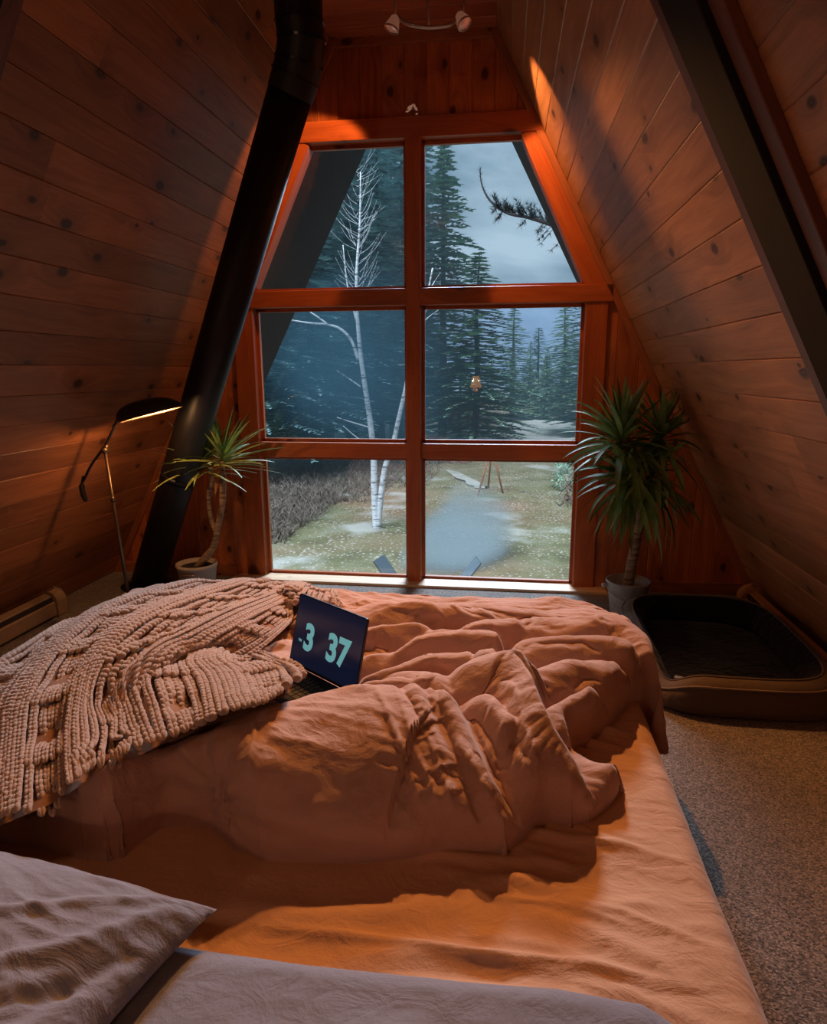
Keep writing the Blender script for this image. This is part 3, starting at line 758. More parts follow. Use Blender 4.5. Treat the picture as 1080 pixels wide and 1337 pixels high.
# warp the sampling a little so that folds wander
wx = .012*fbm(X*5, Yg*5, 61, 2); wy = .012*fbm(X*5+9, Yg*5, 62, 2)
QX, QY = X+wx, Yg+wy
H = .545+.018*fbm(X*2.2, Yg*2.6, 21, 3)
H = H-.07*np.clip((-2.95-Yg)/.25, 0, 1)
RIDGES = [
 ([(150, 960, .61), (200, 940, .64), (260, 920, .655), (320, 902, .655), (370, 890, .64)], .13, .16, .8),  # photo points with heights, width to the left / right of travel, roundness
 ([(235, 964, .68), (290, 946, .69), (340, 929, .695), (430, 908, .70), (520, 898, .705), (575, 902, .695), (620, 945, .655), (655, 1000, .60), (685, 1055, .55)], .14, .30, .62),
 ([(-40, 1085, .57), (20, 1062, .61), (70, 1034, .645), (130, 1000, .675), (190, 975, .69), (225, 968, .69), (250, 962, .68)], .14, .19, .6),
 ([(545, 905, .66), (590, 945, .66), (635, 1000, .62), (680, 1062, .55)], .05, .10, 1.2),
 ([(500, 880, .62), (560, 878, .66), (600, 868, .685), (640, 855, .71), (672, 850, .72)], .14, .12, 1.0),
 ([(645, 852, .71), (668, 853, .72), (690, 882, .71), (708, 915, .70), (728, 950, .66), (748, 985, .61), (766, 1022, .55)], .045, .20, 1.15),
 ([(664, 915, .70), (640, 905, .68), (600, 900, .66)], .07, .07, 1.4),
 ([(690, 1080, .535), (725, 1068, .545), (765, 1055, .55), (800, 1040, .548), (822, 1034, .52)], .055, .06, .6),
 ([(640, 1075, .555), (680, 1080, .56), (705, 1095, .53)], .05, .06, .8),
 ([(640, 1050, .57), (690, 1045, .58), (740, 1035, .575), (764, 1030, .55)], .04, .05, .9),
 ([(688, 880, .63), (730, 872, .635), (790, 866, .625), (840, 872, .60), (862, 880, .57)], .10, .10, .9),
 ([(705, 930, .60), (735, 912, .615), (770, 898, .61), (815, 897, .60), (845, 895, .55)], .05, .09, .9),
 ([(745, 985, .52), (790, 955, .53), (825, 920, .53)], .08, .06, .7),
 ([(690, 842, .62), (740, 835, .635), (800, 835, .63), (850, 852, .60), (868, 872, .55)], .09, .08, .9),
 ([(690, 806, .60), (740, 805, .61), (800, 812, .605), (838, 832, .59), (866, 862, .55)], .12, .10, .8),
 ([(400, 800, .60), (440, 796, .61), (500, 790, .625), (560, 789, .635), (620, 788, .63), (690, 793, .61), (760, 806, .59)], .12, .10, .8),
 ([(480, 822, .60), (530, 812, .62), (580, 812, .63), (640, 806, .62), (690, 806, .60)], .06, .06, 1.1),
 ([(470, 858, .61), (520, 842, .63), (565, 832, .64), (610, 825, .65), (650, 828, .66)], .06, .05, 1.1),
 ([(478, 885, .62), (520, 868, .645), (560, 858, .65), (610, 852, .66), (645, 846, .70)], .05, .05, 1.1),
 ([(440, 905, .645), (480, 893, .655), (520, 884, .66), (560, 880, .66)], .04, .05, 1.1),
 ([(300, 862, .56), (330, 850, .565), (365, 842, .56), (378, 832, .55)], .05, .05, 1.0),
]
for pts, wl_, wr_, pw in RIDGES:
    wp = [tuple(at_z(*p)) for p in spath(pts, 3)]
    d, zc, sd, t_ = polyline_field(QX, QY, wp)
    wd = np.where(sd > 0, wl_, wr_); g = np.clip(1-(d/wd)**2, 0, 1)**pw
    base = .46
    H = smax(H, base+(zc-base)*g, .018)
VALLEYS = [
 ([(262, 1010), (262, 1040), (252, 1070), (245, 1095)], .040, .085),
 ([(285, 1060), (268, 1085)], .03, .05),
 ([(575, 893), (600, 930), (640, 985), (682, 1048)], .028, .055),
 ([(530, 905), (575, 965), (612, 1020), (650, 1060)], .016, .02),
 ([(500, 915), (545, 960), (585, 1010)], .013, .014), ([(560, 920), (590, 975), (625, 1030)], .010, .016),
 ([(700, 925), (725, 905), (760, 888), (800, 884)], .018, .028),
 ([(655, 930), (670, 975), (690, 1010)], .03, .022), ([(700, 1005), (735, 1012), (758, 1016)], .014, .018),
 ([(650, 862), (668, 885), (690, 900)], .012, .02), ([(470, 868), (520, 852), (570, 842), (640, 836)], .015, .02),
 ([(480, 838), (540, 824), (600, 820), (680, 820), (760, 822)], .018, .026), ([(690, 852), (760, 850), (830, 856)], .013, .014),
 ([(500, 800), (600, 798), (690, 800)], .014, .012), ([(640, 870), (610, 885), (585, 895)], .012, .012),
 ([(700, 1080), (680, 1065), (655, 1068)], .014, .03), ([(765, 1030), (770, 1060), (766, 1085)], .010, .02),
 ([(668, 1050), (705, 1062), (735, 1058)], .012, .014)]
for pts, wd, dp_ in VALLEYS:
    zz = .60; wp = [tuple(at_z(x, y, zz)[:2]) for x, y in pts]
    d, _, _, t_ = polyline_field(QX, QY, wp); H = H-dp_*np.exp(-(d/wd)**2)*np.sin(PI*np.clip(t_, .08, .92))**.6
CREASES = [  # fine raised creases
 ([(540, 905), (575, 950), (600, 1000), (640, 1050)], .008, .010, .69), ([(520, 908), (560, 960), (592, 1010)], .007, .009, .69), ([(490, 905), (530, 950), (560, 990)], .008, .008, .69),
 ([(225, 970), (240, 1000), (262, 1030)], .008, .014, .66), ([(262, 962), (268, 1000), (275, 1040)], .008, .012, .66), ([(285, 955), (283, 1000), (272, 1045)], .007, .012, .66), ([(235, 1048), (262, 1052), (290, 1050)], .008, .010, .60),
 ([(270, 1068), (300, 1090), (360, 1115)], .010, .008, .55), ([(205, 985), (200, 1020), (185, 1060), (160, 1100)], .012, .010, .62),
 ([(560, 1035), (575, 1060), (570, 1090)], .006, .010, .60), ([(545, 1055), (560, 1075)], .006, .008, .58),
 ([(600, 1050), (640, 1090), (665, 1128)], .009, .010, .54), ([(655, 1075), (650, 1100), (640, 1125)], .008, .010, .52), ([(620, 1060), (660, 1070), (700, 1062)], .008, .012, .56),
 ([(690, 860), (720, 850), (780, 848), (840, 862)], .010, .010, .64), ([(700, 890), (750, 880), (800, 872)], .008, .010, .63), ([(690, 870), (740, 862), (800, 858)], .007, .008, .63),
 ([(820, 852), (845, 862), (868, 876)], .006, .012, .60), ([(812, 862), (840, 872), (862, 884)], .006, .012, .60), ([(806, 872), (832, 884), (855, 893)], .006, .012, .59), ([(830, 845), (852, 855), (870, 868)], .005, .010, .60),
 ([(725, 960), (760, 930), (800, 905)], .010, .010, .55), ([(780, 965), (815, 930), (838, 905)], .008, .008, .53),
 ([(636, 856), (648, 848), (664, 846)], .012, .012, .73), ([(660, 852), (674, 845), (690, 848)], .010, .012, .73), ([(676, 858), (688, 868), (698, 890)], .008, .012, .72), ([(645, 868), (668, 882), (680, 905)], .008, .014, .72),
 ([(610, 905), (640, 940), (655, 985)], .010, .008, .66), ([(670, 930), (700, 960), (730, 1000)], .009, .010, .66), ([(680, 995), (715, 1000), (760, 1020)], .010, .014, .60), ([(660, 985), (690, 1010), (720, 1025)], .009, .008, .58),
 ([(440, 830), (500, 822), (560, 820)], .010, .012, .60), ([(480, 845), (540, 836), (600, 828)], .008, .008, .62), ([(500, 795), (560, 800), (600, 812)], .010, .010, .61), ([(600, 795), (640, 803), (690, 812)], .009, .010, .60), ([(560, 790), (600, 800), (650, 800)], .007, .008, .61),
 ([(330, 945), (335, 965), (330, 985)], .007, .010, .68), ([(322, 948), (326, 970)], .005, .008, .68), ([(760, 800), (790, 820), (800, 840)], .010, .008, .60), ([(720, 800), (770, 812), (820, 830)], .009, .008, .60),
 ([(775, 1060), (795, 1050), (812, 1030)], .006, .008, .55), ([(770, 1080), (790, 1068), (815, 1050)], .006, .006, .52), ([(700, 1085), (725, 1062), (740, 1040)], .007, .012, .56), ([(60, 1060), (75, 1080), (78, 1110)], .010, .010, .55), ([(40, 1070), (45, 1095), (40, 1115)], .008, .010, .54)]
for pts, wd, am, zz in CREASES:
    wp = [tuple(at_z(x, y, zz)[:2]) for x, y in spath([(a, b, 0) for a, b in pts], 3) for x, y in [(x, y)]] if False else [tuple(at_z(q[0], q[1], zz)[:2]) for q in spath([(a, b) for a, b in pts], 3)]
    d, _, _, t_ = polyline_field(QX, QY, wp); H = H+am*np.exp(-(d/wd)**1.35)*np.sin(PI*np.clip(t_, .04, .96))**.7
H = H+.0055*ridged(QX*3.5+QY*1.2, QY*9, 41, 3)+.0022*fbm(QX*14, QY*14, 43, 3)
H = H+.010*ridged(QX*1.6, QY*5.5+.8*np.sin(QX*4), 47, 2)*np.clip((Yg+2.75)/.2, 0, 1)
# flat under the laptop
LB = np.array(at_z(377, 866, .60)); LBR = np.array([LB[0]+.245, LB[1]-.184, .60])  # hinge ends
hx = (LBR-LB)[:2]; hx /= np.linalg.norm(hx); hn = np.array([hx[1], -hx[0]])       # towards the keyboard's front
if hn[1] > 0: hn = -hn
lu = (X-LB[0])*hx[0]+(Yg-LB[1])*hx[1]; lv_ = (X-LB[0])*hn[0]+(Yg-LB[1])*hn[1]
dd = np.maximum(np.maximum(-.01-lu, lu-.315), np.maximum(-.035-lv_, lv_-.225))
kf = np.clip(1-dd/.035, 0, 1); kf = kf*kf*(3-2*kf); H = H*(1-kf)+np.minimum(H, .588)*kf
# edge profile
d, _, _, _ = polyline_field(X, Yg, dq, True); ins = inside(X, Yg, dq); sd = np.where(ins, d, -d)
near = 1-(1-np.clip(sd/.085, 0, 1))**2.6
SHF = np.where((X > BX1-.02) | (Yg > BY1+.0) | (X < BX0+.02), .30, .447)
from_edge = np.clip((X-(BX1-.05))/.05, 0, 1); 
FL = .447-.17*np.clip((X-BX1+.02)/.06, 0, 1)-.17*np.clip((Yg-BY1)/.06, 0, 1)-.17*np.clip((BX0-X)/.06, 0, 1)
Hd = FL+(np.maximum(H, .50+0*H)-FL)*near
Hd = np.where(sd > 0, Hd, FL-.004)
keep = (sd[:-1, :-1] > -.004) & (sd[1:, 1:] > -.004)
P = np.stack([X, Yg, Hd], -1)
# lateral drift of steep faces gives soft overhangs
gxx, gyy = np.gradient(Hd, xs[1]-xs[0], ys[1]-ys[0])
P[..., 1] -= np.clip(gyy, 0, 1.2)*.012*near
sdx, sdy = np.gradient(sd, xs[1]-xs[0], ys[1]-ys[0]); und = .040*(1-near)**1.3*(sd > -.01)
P[..., 0] += sdx*und; P[..., 1] += sdy*und
stp = np.clip(np.hypot(gxx, gyy)*.9-.25, 0, 1)*np.clip(sd/.03, 0, 1)
cx_, cy_ = at_z(272, 1062, .56)[:2]; fan = np.arctan2(Hd-.56+1e-6, X-cx_); fr2 = np.hypot(X-cx_, (Hd-.56)*1.5)
fold = .011*fbm(X*4.5+Hd*5, Hd*7-X*2, 91, 3)+.008*ridged(X*3-Hd*7, Hd*5+X*2.5, 95, 3)+.012*np.sin(fan*9+fbm(X*5, Yg*5, 97, 2)*1.5)*np.exp(-(fr2/.20)**2)
P[..., 1] -= fold*stp; P[..., 2] += .35*fold*stp
duv = grid_mesh('duvet', P, M_DUVET, None, True, keep)
tag(duv, 'rumpled blush pink duvet bunched in a thick roll across the bed', 'duvet')
def surf(tab):
    def f(x, y):
        i = np.clip((np.asarray(x)-DX[0])/(DX[1]-DX[0])*(nx-1), 0, nx-1.001); j = np.clip((np.asarray(y)-DYr[0])/(DYr[1]-DYr[0])*(ny-1), 0, ny-1.001)
        a = i.astype(int); b = j.astype(int); u = i-a; v = j-b
        return (tab[a, b]*(1-u)+tab[a+1, b]*u)*(1-v)+(tab[a, b+1]*(1-u)+tab[a+1, b+1]*u)*v
    return f
duv_h = surf(Hd)
def dd_f(x, y):
    a_ = (x-LB[0])*hx[0]+(y-LB[1])*hx[1]; b_ = (x-LB[0])*hn[0]+(y-LB[1])*hn[1]
    return np.maximum(np.maximum(-.01-a_, a_-.315), np.maximum(-.02-b_, b_-.22))

# chunky knit blanket --------------------------------------------------------
t = NT('chunky_wool'); oc = t.n('TexCoord').outputs['Object']
nz = t.noise(oc, 9, 3); f_ = t.noise(oc, 260, 3, .7); strand = t.noise(t.mapping(oc, (160, 160, 160)), 1.0, 4, .8)
t.bsdf(t.mix(nz, (.42, .27, .19), (.60, .41, .31)), .95, t.math('ADD', f_, strand), .7, .004, Sheen_Weight=.6, Sheen_Roughness=.5); WOOL = t.m
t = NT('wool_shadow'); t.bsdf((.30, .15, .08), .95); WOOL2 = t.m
def catmull_grid(N, su, sv):
    """N (n,m,3) control net -> dense surface (natural spline in both directions)"""
    def up(A, s):
        A = np.concatenate([2*A[:1]-A[1:2], A, 2*A[-1:]-A[-2:-1]]); out = []
        for i in range(1, len(A)-2):
            for k in range(s):
                t_ = k/s; out.append(.5*((2*A[i])+(-A[i-1]+A[i+1])*t_+(2*A[i-1]-5*A[i]+4*A[i+1]-A[i+2])*t_**2+(-A[i-1]+3*A[i]-3*A[i+1]+A[i+2])*t_**3))
        out.append(A[-2]); return np.array(out)
    A = up(N, su); A = up(A.transpose(1, 0, 2), sv).transpose(1, 0, 2); return A
cap_prof = [(0, 0), (.55, .16), (.92, .38), (1.0, .6), (.78, .82), (0, 1)]
CAPV = []; NS = 6
CAPV.append((0, 0, 0))
for r_, z_ in cap_prof[1:-1]:
    for k in range(NS): a = 2*PI*k/NS; CAPV.append((r_*math.cos(a), r_*math.sin(a), z_))
CAPV.append((0, 0, 1)); CAPV = np.array(CAPV); CAPF = []
for k in range(NS): CAPF.append((0, 1+(k+1) % NS, 1+k, 0)); 
for l in range(3):
    for k in range(NS): CAPF.append((1+l*NS+k, 1+l*NS+(k+1) % NS, 1+(l+1)*NS+(k+1) % NS, 1+(l+1)*NS+k))
for k in range(NS): CAPF.append((1+3*NS+k, 1+3*NS+(k+1) % NS, len(CAPV)-1, len(CAPV)-1))
def drape(px, py, z, rest):
    zs_ = np.linspace(.80, .46, 120); d_ = ray(px, py); t_ = (zs_-CAM[2])/d_[2]; x_ = CAM[0]+d_[0]*t_; y_ = CAM[1]+d_[1]*t_
    if x_[0] < -.98 or y_[0] > -1.8: return z
    hit = np.where(duv_h(x_, y_)+.022 >= zs_)[0]; zh = zs_[hit[0]] if len(hit) else z
    return zh if rest else max(z, zh)
class Knit:
    def __init__(s): s.V = []; s.F = []; s.B = []; s.n = 0
    def patch(s, net, colw=.024, rowh=.018, phase=0, ripple=.018, lift=.012, clampd=True, edges=(1, 0, 0, 0)):
        N = np.array([[at_z(p[0], p[1], drape(*p, (j == 0 and edges[0]) or (i == len(net)-1 and edges[3]))) for j, p in enumerate(c)] for i, c in enumerate(net)]); A = catmull_grid(N, 14, 24)
        X_, Y_, Z_ = A[..., 0], A[..., 1], A[..., 2]
        if clampd:
            on = (X_ > -1.0) & (Y_ < -1.74)
            Z_ = np.where(on, np.maximum(Z_, duv_h(X_, Y_)+.016), Z_); A[..., 2] = Z_
        nU, nV = A.shape[:2]; iu, iv = np.meshgrid(np.arange(nU)/(nU-1), np.arange(nV)/(nV-1), indexing='ij')
        ew = np.zeros(iu.shape)
        for q, e_ in zip((iv, 1-iv, iu, 1-iu), edges):
            if e_: ew = np.maximum(ew, np.clip(1-q/.08, 0, 1)**.8*.5)
        rest = np.maximum(duv_h(X_, Y_), np.where(dd_f(X_, Y_) < .0, .608, 0))+.010
        on = (X_ > -1.0) & (Y_ < -1.76); A[..., 2] = np.where(on, A[..., 2]*(1-ew)+rest*ew, A[..., 2]); Z_ = A[..., 2]
        # smooth a little after resting it on the duvet
        for _ in range(6):
            B = A.copy(); B[1:-1, 1:-1, 2] = (A[:-2, 1:-1, 2]+A[2:, 1:-1, 2]+A[1:-1, :-2, 2]+A[1:-1, 2:, 2]+2*A[1:-1, 1:-1, 2])/6; A = B
        nU, nV = A.shape[:2]
        wid = np.linalg.norm(np.diff(A, axis=0), axis=2).sum(0).mean(); nc = max(3, int(wid/colw))
        # normals
        du = np.gradient(A, axis=0); dv = np.gradient(A, axis=1); NN = np.cross(du, dv); NN /= np.linalg.norm(NN, axis=2, keepdims=True)+1e-12
        if NN[..., 2].mean() < 0: NN = -NN
        wcum = np.linalg.norm(np.diff(A, axis=0), axis=2).mean(1); wc = np.concatenate([[0], np.cumsum(wcum)]); wc /= wc[-1]
        for c in range(nc):
            uq = np.interp((c+.5)/nc, wc, np.arange(nU)); i = min(int(uq), nU-2); f = uq-i
            line = A[i]*(1-f)+A[i+1]*f; nl = NN[i]*(1-f)+NN[i+1]*f; cross = (A[i+1]-A[i]); cl = cross/(np.linalg.norm(cross, axis=1, keepdims=True)+1e-12)
            loc_w = np.linalg.norm(A[min(i+2, nU-1)]-A[max(i-2, 0)], axis=1)/4*(nU-1)/nc if nU > 4 else np.full(nV, colw)
            seg = np.linalg.norm(np.diff(line, axis=0), axis=1); sc_ = np.concatenate([[0], np.cumsum(seg)]); L = sc_[-1]; nr = max(2, int(L/rowh))
            kind = (c+phase) % 9
            for r_ in range(nr):
                sA = (r_+.1)/nr*L; sB = min((r_+1.55)/nr*L, L); jA = np.interp(sA, sc_, np.arange(nV)); jB = np.interp(sB, sc_, np.arange(nV))
                g = lambda arr, j: arr[int(j)]*(1-(j-int(j)))+arr[min(int(j)+1, nV-1)]*(j-int(j))
                pa, pb = g(line, jA), g(line, jB); nn_ = g(nl, jA); cc = g(cl, jA); w_ = min(max(g(loc_w, jA), .008), .04)
                if np.linalg.norm(pb-pa) < 1e-5: continue
                hh = lift
                if kind < 4: hh += .004*math.sin(PI*(kind+.5)/4)+ripple*.6
                else:
                    q = (kind-4+.5)/5; ph = (r_+phase*3) % 15; hh -= ripple*.4
                    hole = math.exp(-((q-.5)/.28)**2-((ph-7)/2.4)**2); hh -= .030*hole; hh += .014*math.exp(-((q-.5)/.5)**2-((ph-1.0)/4.)**2)+.012*math.exp(-((abs(q-.5)-.5)/.2)**2)
                for sdn in (-1, 1):
                    a0 = pa+cc*sdn*w_*.08+nn_*(hh-.004); b0 = pb+cc*sdn*w_*.30+nn_*(hh+.002)
                    ax = b0-a0; l = np.linalg.norm(ax)+1e-9; ax /= l; e1 = np.cross(ax, nn_); e1 /= np.linalg.norm(e1)+1e-9; e2 = np.cross(e1, ax)
                    rr = w_*.30*rng.uniform(.88, 1.14); l *= rng.uniform(.95, 1.12)
                    V = a0+np.outer(CAPV[:, 0]*rr, e1)+np.outer(CAPV[:, 1]*rr*.95, e2)+np.outer(CAPV[:, 2]*l, ax)
                    s.V.append(V); s.F.append(np.array(CAPF)+s.n); s.n += len(V)
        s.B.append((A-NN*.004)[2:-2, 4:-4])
    def build(s, name, parent=None):
        V = np.concatenate(s.V); F = np.concatenate(s.F); nm = len(F); mi = [np.zeros(nm, int)]; k = len(V)
        for A in s.B:
            n, m = A.shape[:2]; idx = np.arange(n*m).reshape(n, m)+k
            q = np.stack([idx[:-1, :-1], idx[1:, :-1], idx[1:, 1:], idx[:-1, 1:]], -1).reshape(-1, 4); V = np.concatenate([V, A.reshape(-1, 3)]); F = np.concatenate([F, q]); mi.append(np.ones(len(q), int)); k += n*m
        faces = [tuple(dict.fromkeys(f)) for f in F.tolist()]
        me = bpy.data.meshes.new(name); me.from_pydata(V.tolist(), [], faces); me.polygons.foreach_set('material_index', np.concatenate(mi).tolist()); me.update()
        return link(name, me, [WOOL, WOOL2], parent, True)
kn = Knit()
kn.patch([
 [(-75, 1120, .47), (-75, 1060, .50), (-72, 1000, .50), (-62, 935, .50), (-40, 895, .50), (20, 860, .50), (92, 818, .52), (182, 780, .52), (205, 772, .40)],
 [(-25, 1096, .58), (-25, 1040, .58), (-20, 985, .58), (-10, 925, .58), (20, 885, .59), (60, 845, .60), (120, 803, .60), (212, 772, .58), (232, 768, .46)],
 [(30, 1072, .62), (32, 1020, .62), (35, 965, .62), (42, 920, .63), (70, 870, .64), (110, 828, .65), (162, 795, .64), (250, 768, .60), (266, 765, .48)],
 [(78, 1048, .65), (78, 1005, .64), (80, 955, .64), (88, 905, .65), (112, 862, .66), (148, 825, .68), (200, 795, .67), (285, 768, .62), (300, 764, .50)],
 [(122, 1018, .655), (125, 970, .66), (122, 925, .66), (132, 885, .68), (152, 852, .70), (185, 822, .71), (240, 795, .69), (318, 768, .63), (330, 764, .52)],
 [(160, 985, .67), (158, 950, .66), (152, 915, .69), (160, 885, .71), (185, 855, .72), (220, 828, .72), (275, 800, .69), (345, 772, .62), (352, 767, .54)],
 [(166, 945, .655), (165, 925, .67), (168, 898, .70), (185, 872, .72), (215, 850, .72), (255, 832, .71), (302, 808, .68), (362, 782, .60), (366, 776, .55)],
 [(185, 905, .645), (192, 892, .66), (205, 877, .68), (225, 865, .69), (255, 852, .68), (295, 842, .66), (338, 820, .63), (374, 800, .58), (378, 792, .55)],
 [(205, 892, .62), (215, 884, .63), (228, 875, .64), (248, 870, .64), (280, 866, .62), (318, 858, .60), (352, 838, .58), (376, 815, .56), (381, 806, .55)],
], phase=2, edges=(0, 0, 0, 0))
kn.patch([
 [(146, 1012, .65), (148, 965, .65), (150, 930, .65), (155, 895, .64)],
 [(182, 994, .66), (175, 945, .66), (168, 912, .66), (175, 880, .65)],
 [(222, 976, .67), (208, 922, .69), (200, 892, .69), (210, 868, .66)],
 [(264, 959, .68), (240, 908, .68), (228, 882, .68), (236, 862, .66)],
 [(304, 946, .68), (282, 898, .67), (262, 878, .67), (268, 862, .66)],
 [(348, 929, .675), (330, 888, .665), (308, 872, .665), (302, 860, .64)],
 [(378, 908, .66), (368, 882, .66), (345, 872, .655), (332, 862, .64)],
 [(388, 893, .655), (376, 876, .655), (360, 870, .65), (345, 864, .645)]], colw=.024, phase=0, lift=.016, edges=(0, 0, 0, 0))
kn.patch([
 [(322, 776, .60), (332, 768, .60), (345, 764, .58)], [(345, 783, .63), (352, 772, .63), (362, 766, .58)], [(372, 786, .64), (378, 775, .63), (385, 768, .58)],
 [(398, 790, .63), (402, 778, .62), (408, 771, .58)], [(420, 792, .61), (424, 782, .61), (428, 776, .57)], [(434, 790, .59), (436, 785, .585), (438, 780, .57)]], colw=.022, phase=1, lift=.014)
kb = kn.build('knitted_blanket'); tag(kb, 'chunky beige cable knit blanket with fringed edge heaped on the duvet', 'blanket')
print('knit verts', len(kb.data.vertices))

# pillow + white quilt ---------------------------------------------------------
def pillow(name, corners, z0, th, mat, seed, amp=.006, label=None, cat='pillow', wr=()):
    """corners: BL, BR, TR, TL in metres"""
    c = [np.array(q, float) for q in corners]; n = 170; u = np.linspace(-1, 1, n); U, V = np.meshgrid(u, u, indexing='ij')
    out = []
    for side in (1, -1):
        # seams bow inwards between the corners
        bu = U*(1-.07*(1-V**2)*np.abs(U)**3); bv = V*(1-.09*(1-U**2)*np.abs(V)**3)
        a, b = (bu+1)/2, (bv+1)/2
        P = (c[0][None, None]*((1-a)*(1-b))[..., None]+c[1]*(a*(1-b))[..., None]+c[2]*(a*b)[..., None]+c[3]*((1-a)*b)[..., None])
        prof = (np.clip(1-np.abs(U)**2.6, 0, 1)*np.clip(1-np.abs(V)**2.6, 0, 1))**.5
        h = th*prof*(1 if side > 0 else .45)
        rad = np.hypot(U, V); ang = np.arctan2(V, U)
        wrk = amp*ridged(U*1.2+V*.6, V*3.8+.6*np.sin(U*3), seed, 3)*(.3+prof)+amp*.8*np.sin(ang*26+fbm(U*3, V*3, seed+3)*3)*np.clip(rad-.75, 0, .5)*2*prof**.3
        wrk = wrk+sum(am*np.exp(-(polyline_field(U, V, pl)[0]/wd)**2) for pl, wd, am in wr)*prof**.5
        P[..., 2] += side*h+(wrk if side > 0 else 0)+z0*0
        out.append(P)
    A = np.concatenate([out[0], out[1][::-1]], 0)
    o = grid_mesh(name, out[0], mat, None)
    # join both halves in one mesh
    bmA = bmesh.new(); bmA.from_mesh(o.data); me2 = bpy.data.meshes.new('tmp')
    n_, m_ = out[1].shape[:2]; me2.from_pydata(out[1].reshape(-1, 3).tolist(), [], [(i*m_+j, i*m_+j+1, (i+1)*m_+j+1, (i+1)*m_+j) for i in range(n_-1) for j in range(m_-1)]); bmA.from_mesh(me2)
    bmesh.ops.remove_doubles(bmA, verts=bmA.verts, dist=.0004); bmA.to_mesh(o.data); bmA.free(); bpy.data.meshes.remove(me2)
    o.data.polygons.foreach_set('use_smooth', [True]*len(o.data.polygons)); o.data.update()
    return tag(o, label, cat)
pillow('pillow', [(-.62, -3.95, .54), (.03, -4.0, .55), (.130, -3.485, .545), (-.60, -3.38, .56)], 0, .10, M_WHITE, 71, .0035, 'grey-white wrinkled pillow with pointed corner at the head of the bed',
       wr=[([(-.2, -.7), (.3, -.2), (.72, .3), (.92, .8)], .05, .014), ([(0, -.8), (.5, -.3), (.8, .1)], .04, -.012), ([(.2, .2), (.6, .6), (.9, .9)], .04, .010), ([(.45, -.5), (.75, -.1), (.9, .4)], .05, -.014)])
# quilt
QP = [(-.55, -3.50), (.06, -3.50), (.30, -3.51), (.55, -3.505), (.70, -3.495), (.84, -3.50), (.94, -3.56), (.95, -3.80), (.95, -4.05), (-.55, -4.05)]
xs = np.linspace(-.6, 1.0, 300); ys = np.linspace(-4.1, -3.5, 130); X, Yg = np.meshgrid(xs, ys, indexing='ij')
d, _, _, _ = polyline_field(X, Yg, QP, True); sd = np.where(inside(X, Yg, QP), d, -d)
near = np.sqrt(np.clip(1-(1-np.clip(sd/.06, 0, 1))**2, 0, 1))
Hq = .452+(.06+.006*fbm(X*3, Yg*4, 5, 3)+.004*ridged(X*3, Yg*7, 9, 2)-.02*np.clip((X-.5)/.4, 0, 1))*near
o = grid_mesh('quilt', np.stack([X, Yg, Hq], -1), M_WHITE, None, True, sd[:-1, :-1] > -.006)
tag(o, 'smooth white quilt folded across the head of the bed beside the pillow', 'quilt')
# ------------------------------------------------------------------ laptop
M_LAPBODY = simple('dark_aluminium', (.045, .047, .055), .35, .7, bump=.02)
M_KEY = simple('black_key', (.012, .012, .014), .5)
M_SCREEN = NT('laptop_screen'); t = M_SCREEN; t.bsdf((.006, .008, .018), .18, Emission_Color=(.004, .006, .018), Emission_Strength=1.0); M_SCREEN = t.m
M_DIGIT = NT('teal_digits'); t = M_DIGIT; t.bsdf((.02, .05, .055), .5, Emission_Color=(.12, .31, .32), Emission_Strength=1.0); M_DIGIT = t.m
hxv = Vector((hx[0], hx[1], 0)); hnv = Vector((hn[0], hn[1], 0)); LZ = .5935
lap = empty('laptop', (float(LB[0]), float(LB[1]), LZ), 'open dark laptop showing teal clock digits, lying on the duvet beside the knit blanket', 'laptop')
LW, LD = .304, .212; O = Vector((LB[0], LB[1], LZ))
def lp(a, b, c): return O+hxv*a+hnv*b+Vector((0, 0, c))
def rbox(mb, f, a0, a1, b0, b1, c0, c1, r=.008):
    pts = []
    for cx_, cy_, s in ((a1-r, b1-r, 0), (a0+r, b1-r, 1), (a0+r, b0+r, 2), (a1-r, b0+r, 3)):
        for k in range(4): an = PI/2*(s+k/3); pts.append((cx_+r*math.cos(an), cy_+r*math.sin(an)))
    n = len(pts); vs = [f(x, y, c0) for x, y in pts]+[f(x, y, c1) for x, y in pts]
    mb.add(vs, [tuple(range(n))[::-1], tuple(range(n, 2*n))]+[(i, (i+1) % n, n+(i+1) % n, n+i) for i in range(n)])
mb = MB(); rbox(mb, lp, 0, LW, 0, LD, 0, .012); base_o = mb.build('base', M_LAPBODY, lap)
mb = MB()
for r_ in range(6):
    xx = .022
    while xx < LW-.03:
        w_ = .0155; 
        if r_ == 5 and .09 < xx < .19: w_ = .09
        mb_x1 = min(xx+w_, LW-.022)
        mb.add([lp(xx, .018+r_*.0178, .0135), lp(mb_x1, .018+r_*.0178, .0135), lp(mb_x1, .018+r_*.0178+.0150, .0135), lp(xx, .018+r_*.0178+.0150, .0135),
                lp(xx, .018+r_*.0178, .0118), lp(mb_x1, .018+r_*.0178, .0118), lp(mb_x1, .018+r_*.0178+.0150, .0118), lp(xx, .018+r_*.0178+.0150, .0118)], [(0,1,2,3),(0,4,5,1),(1,5,6,2),(2,6,7,3),(3,7,4,0)])
        xx += w_+.0028
mb.build('keys', M_KEY, lap)
mb = MB(); rbox(mb, lp, .095, .21, .133, .205, .0118, .0126, .004); mb.build('trackpad', simple('grey_trackpad', (.09, .095, .11), .3, .5), lap)
tilt = math.radians(14)
sU = (Vector((0, 0, 1))*math.cos(tilt)-hnv*math.sin(tilt)); sN = (hnv*math.cos(tilt)+Vector((0, 0, 1))*math.sin(tilt))
O2 = O+Vector((0, 0, .012))-hnv*.002
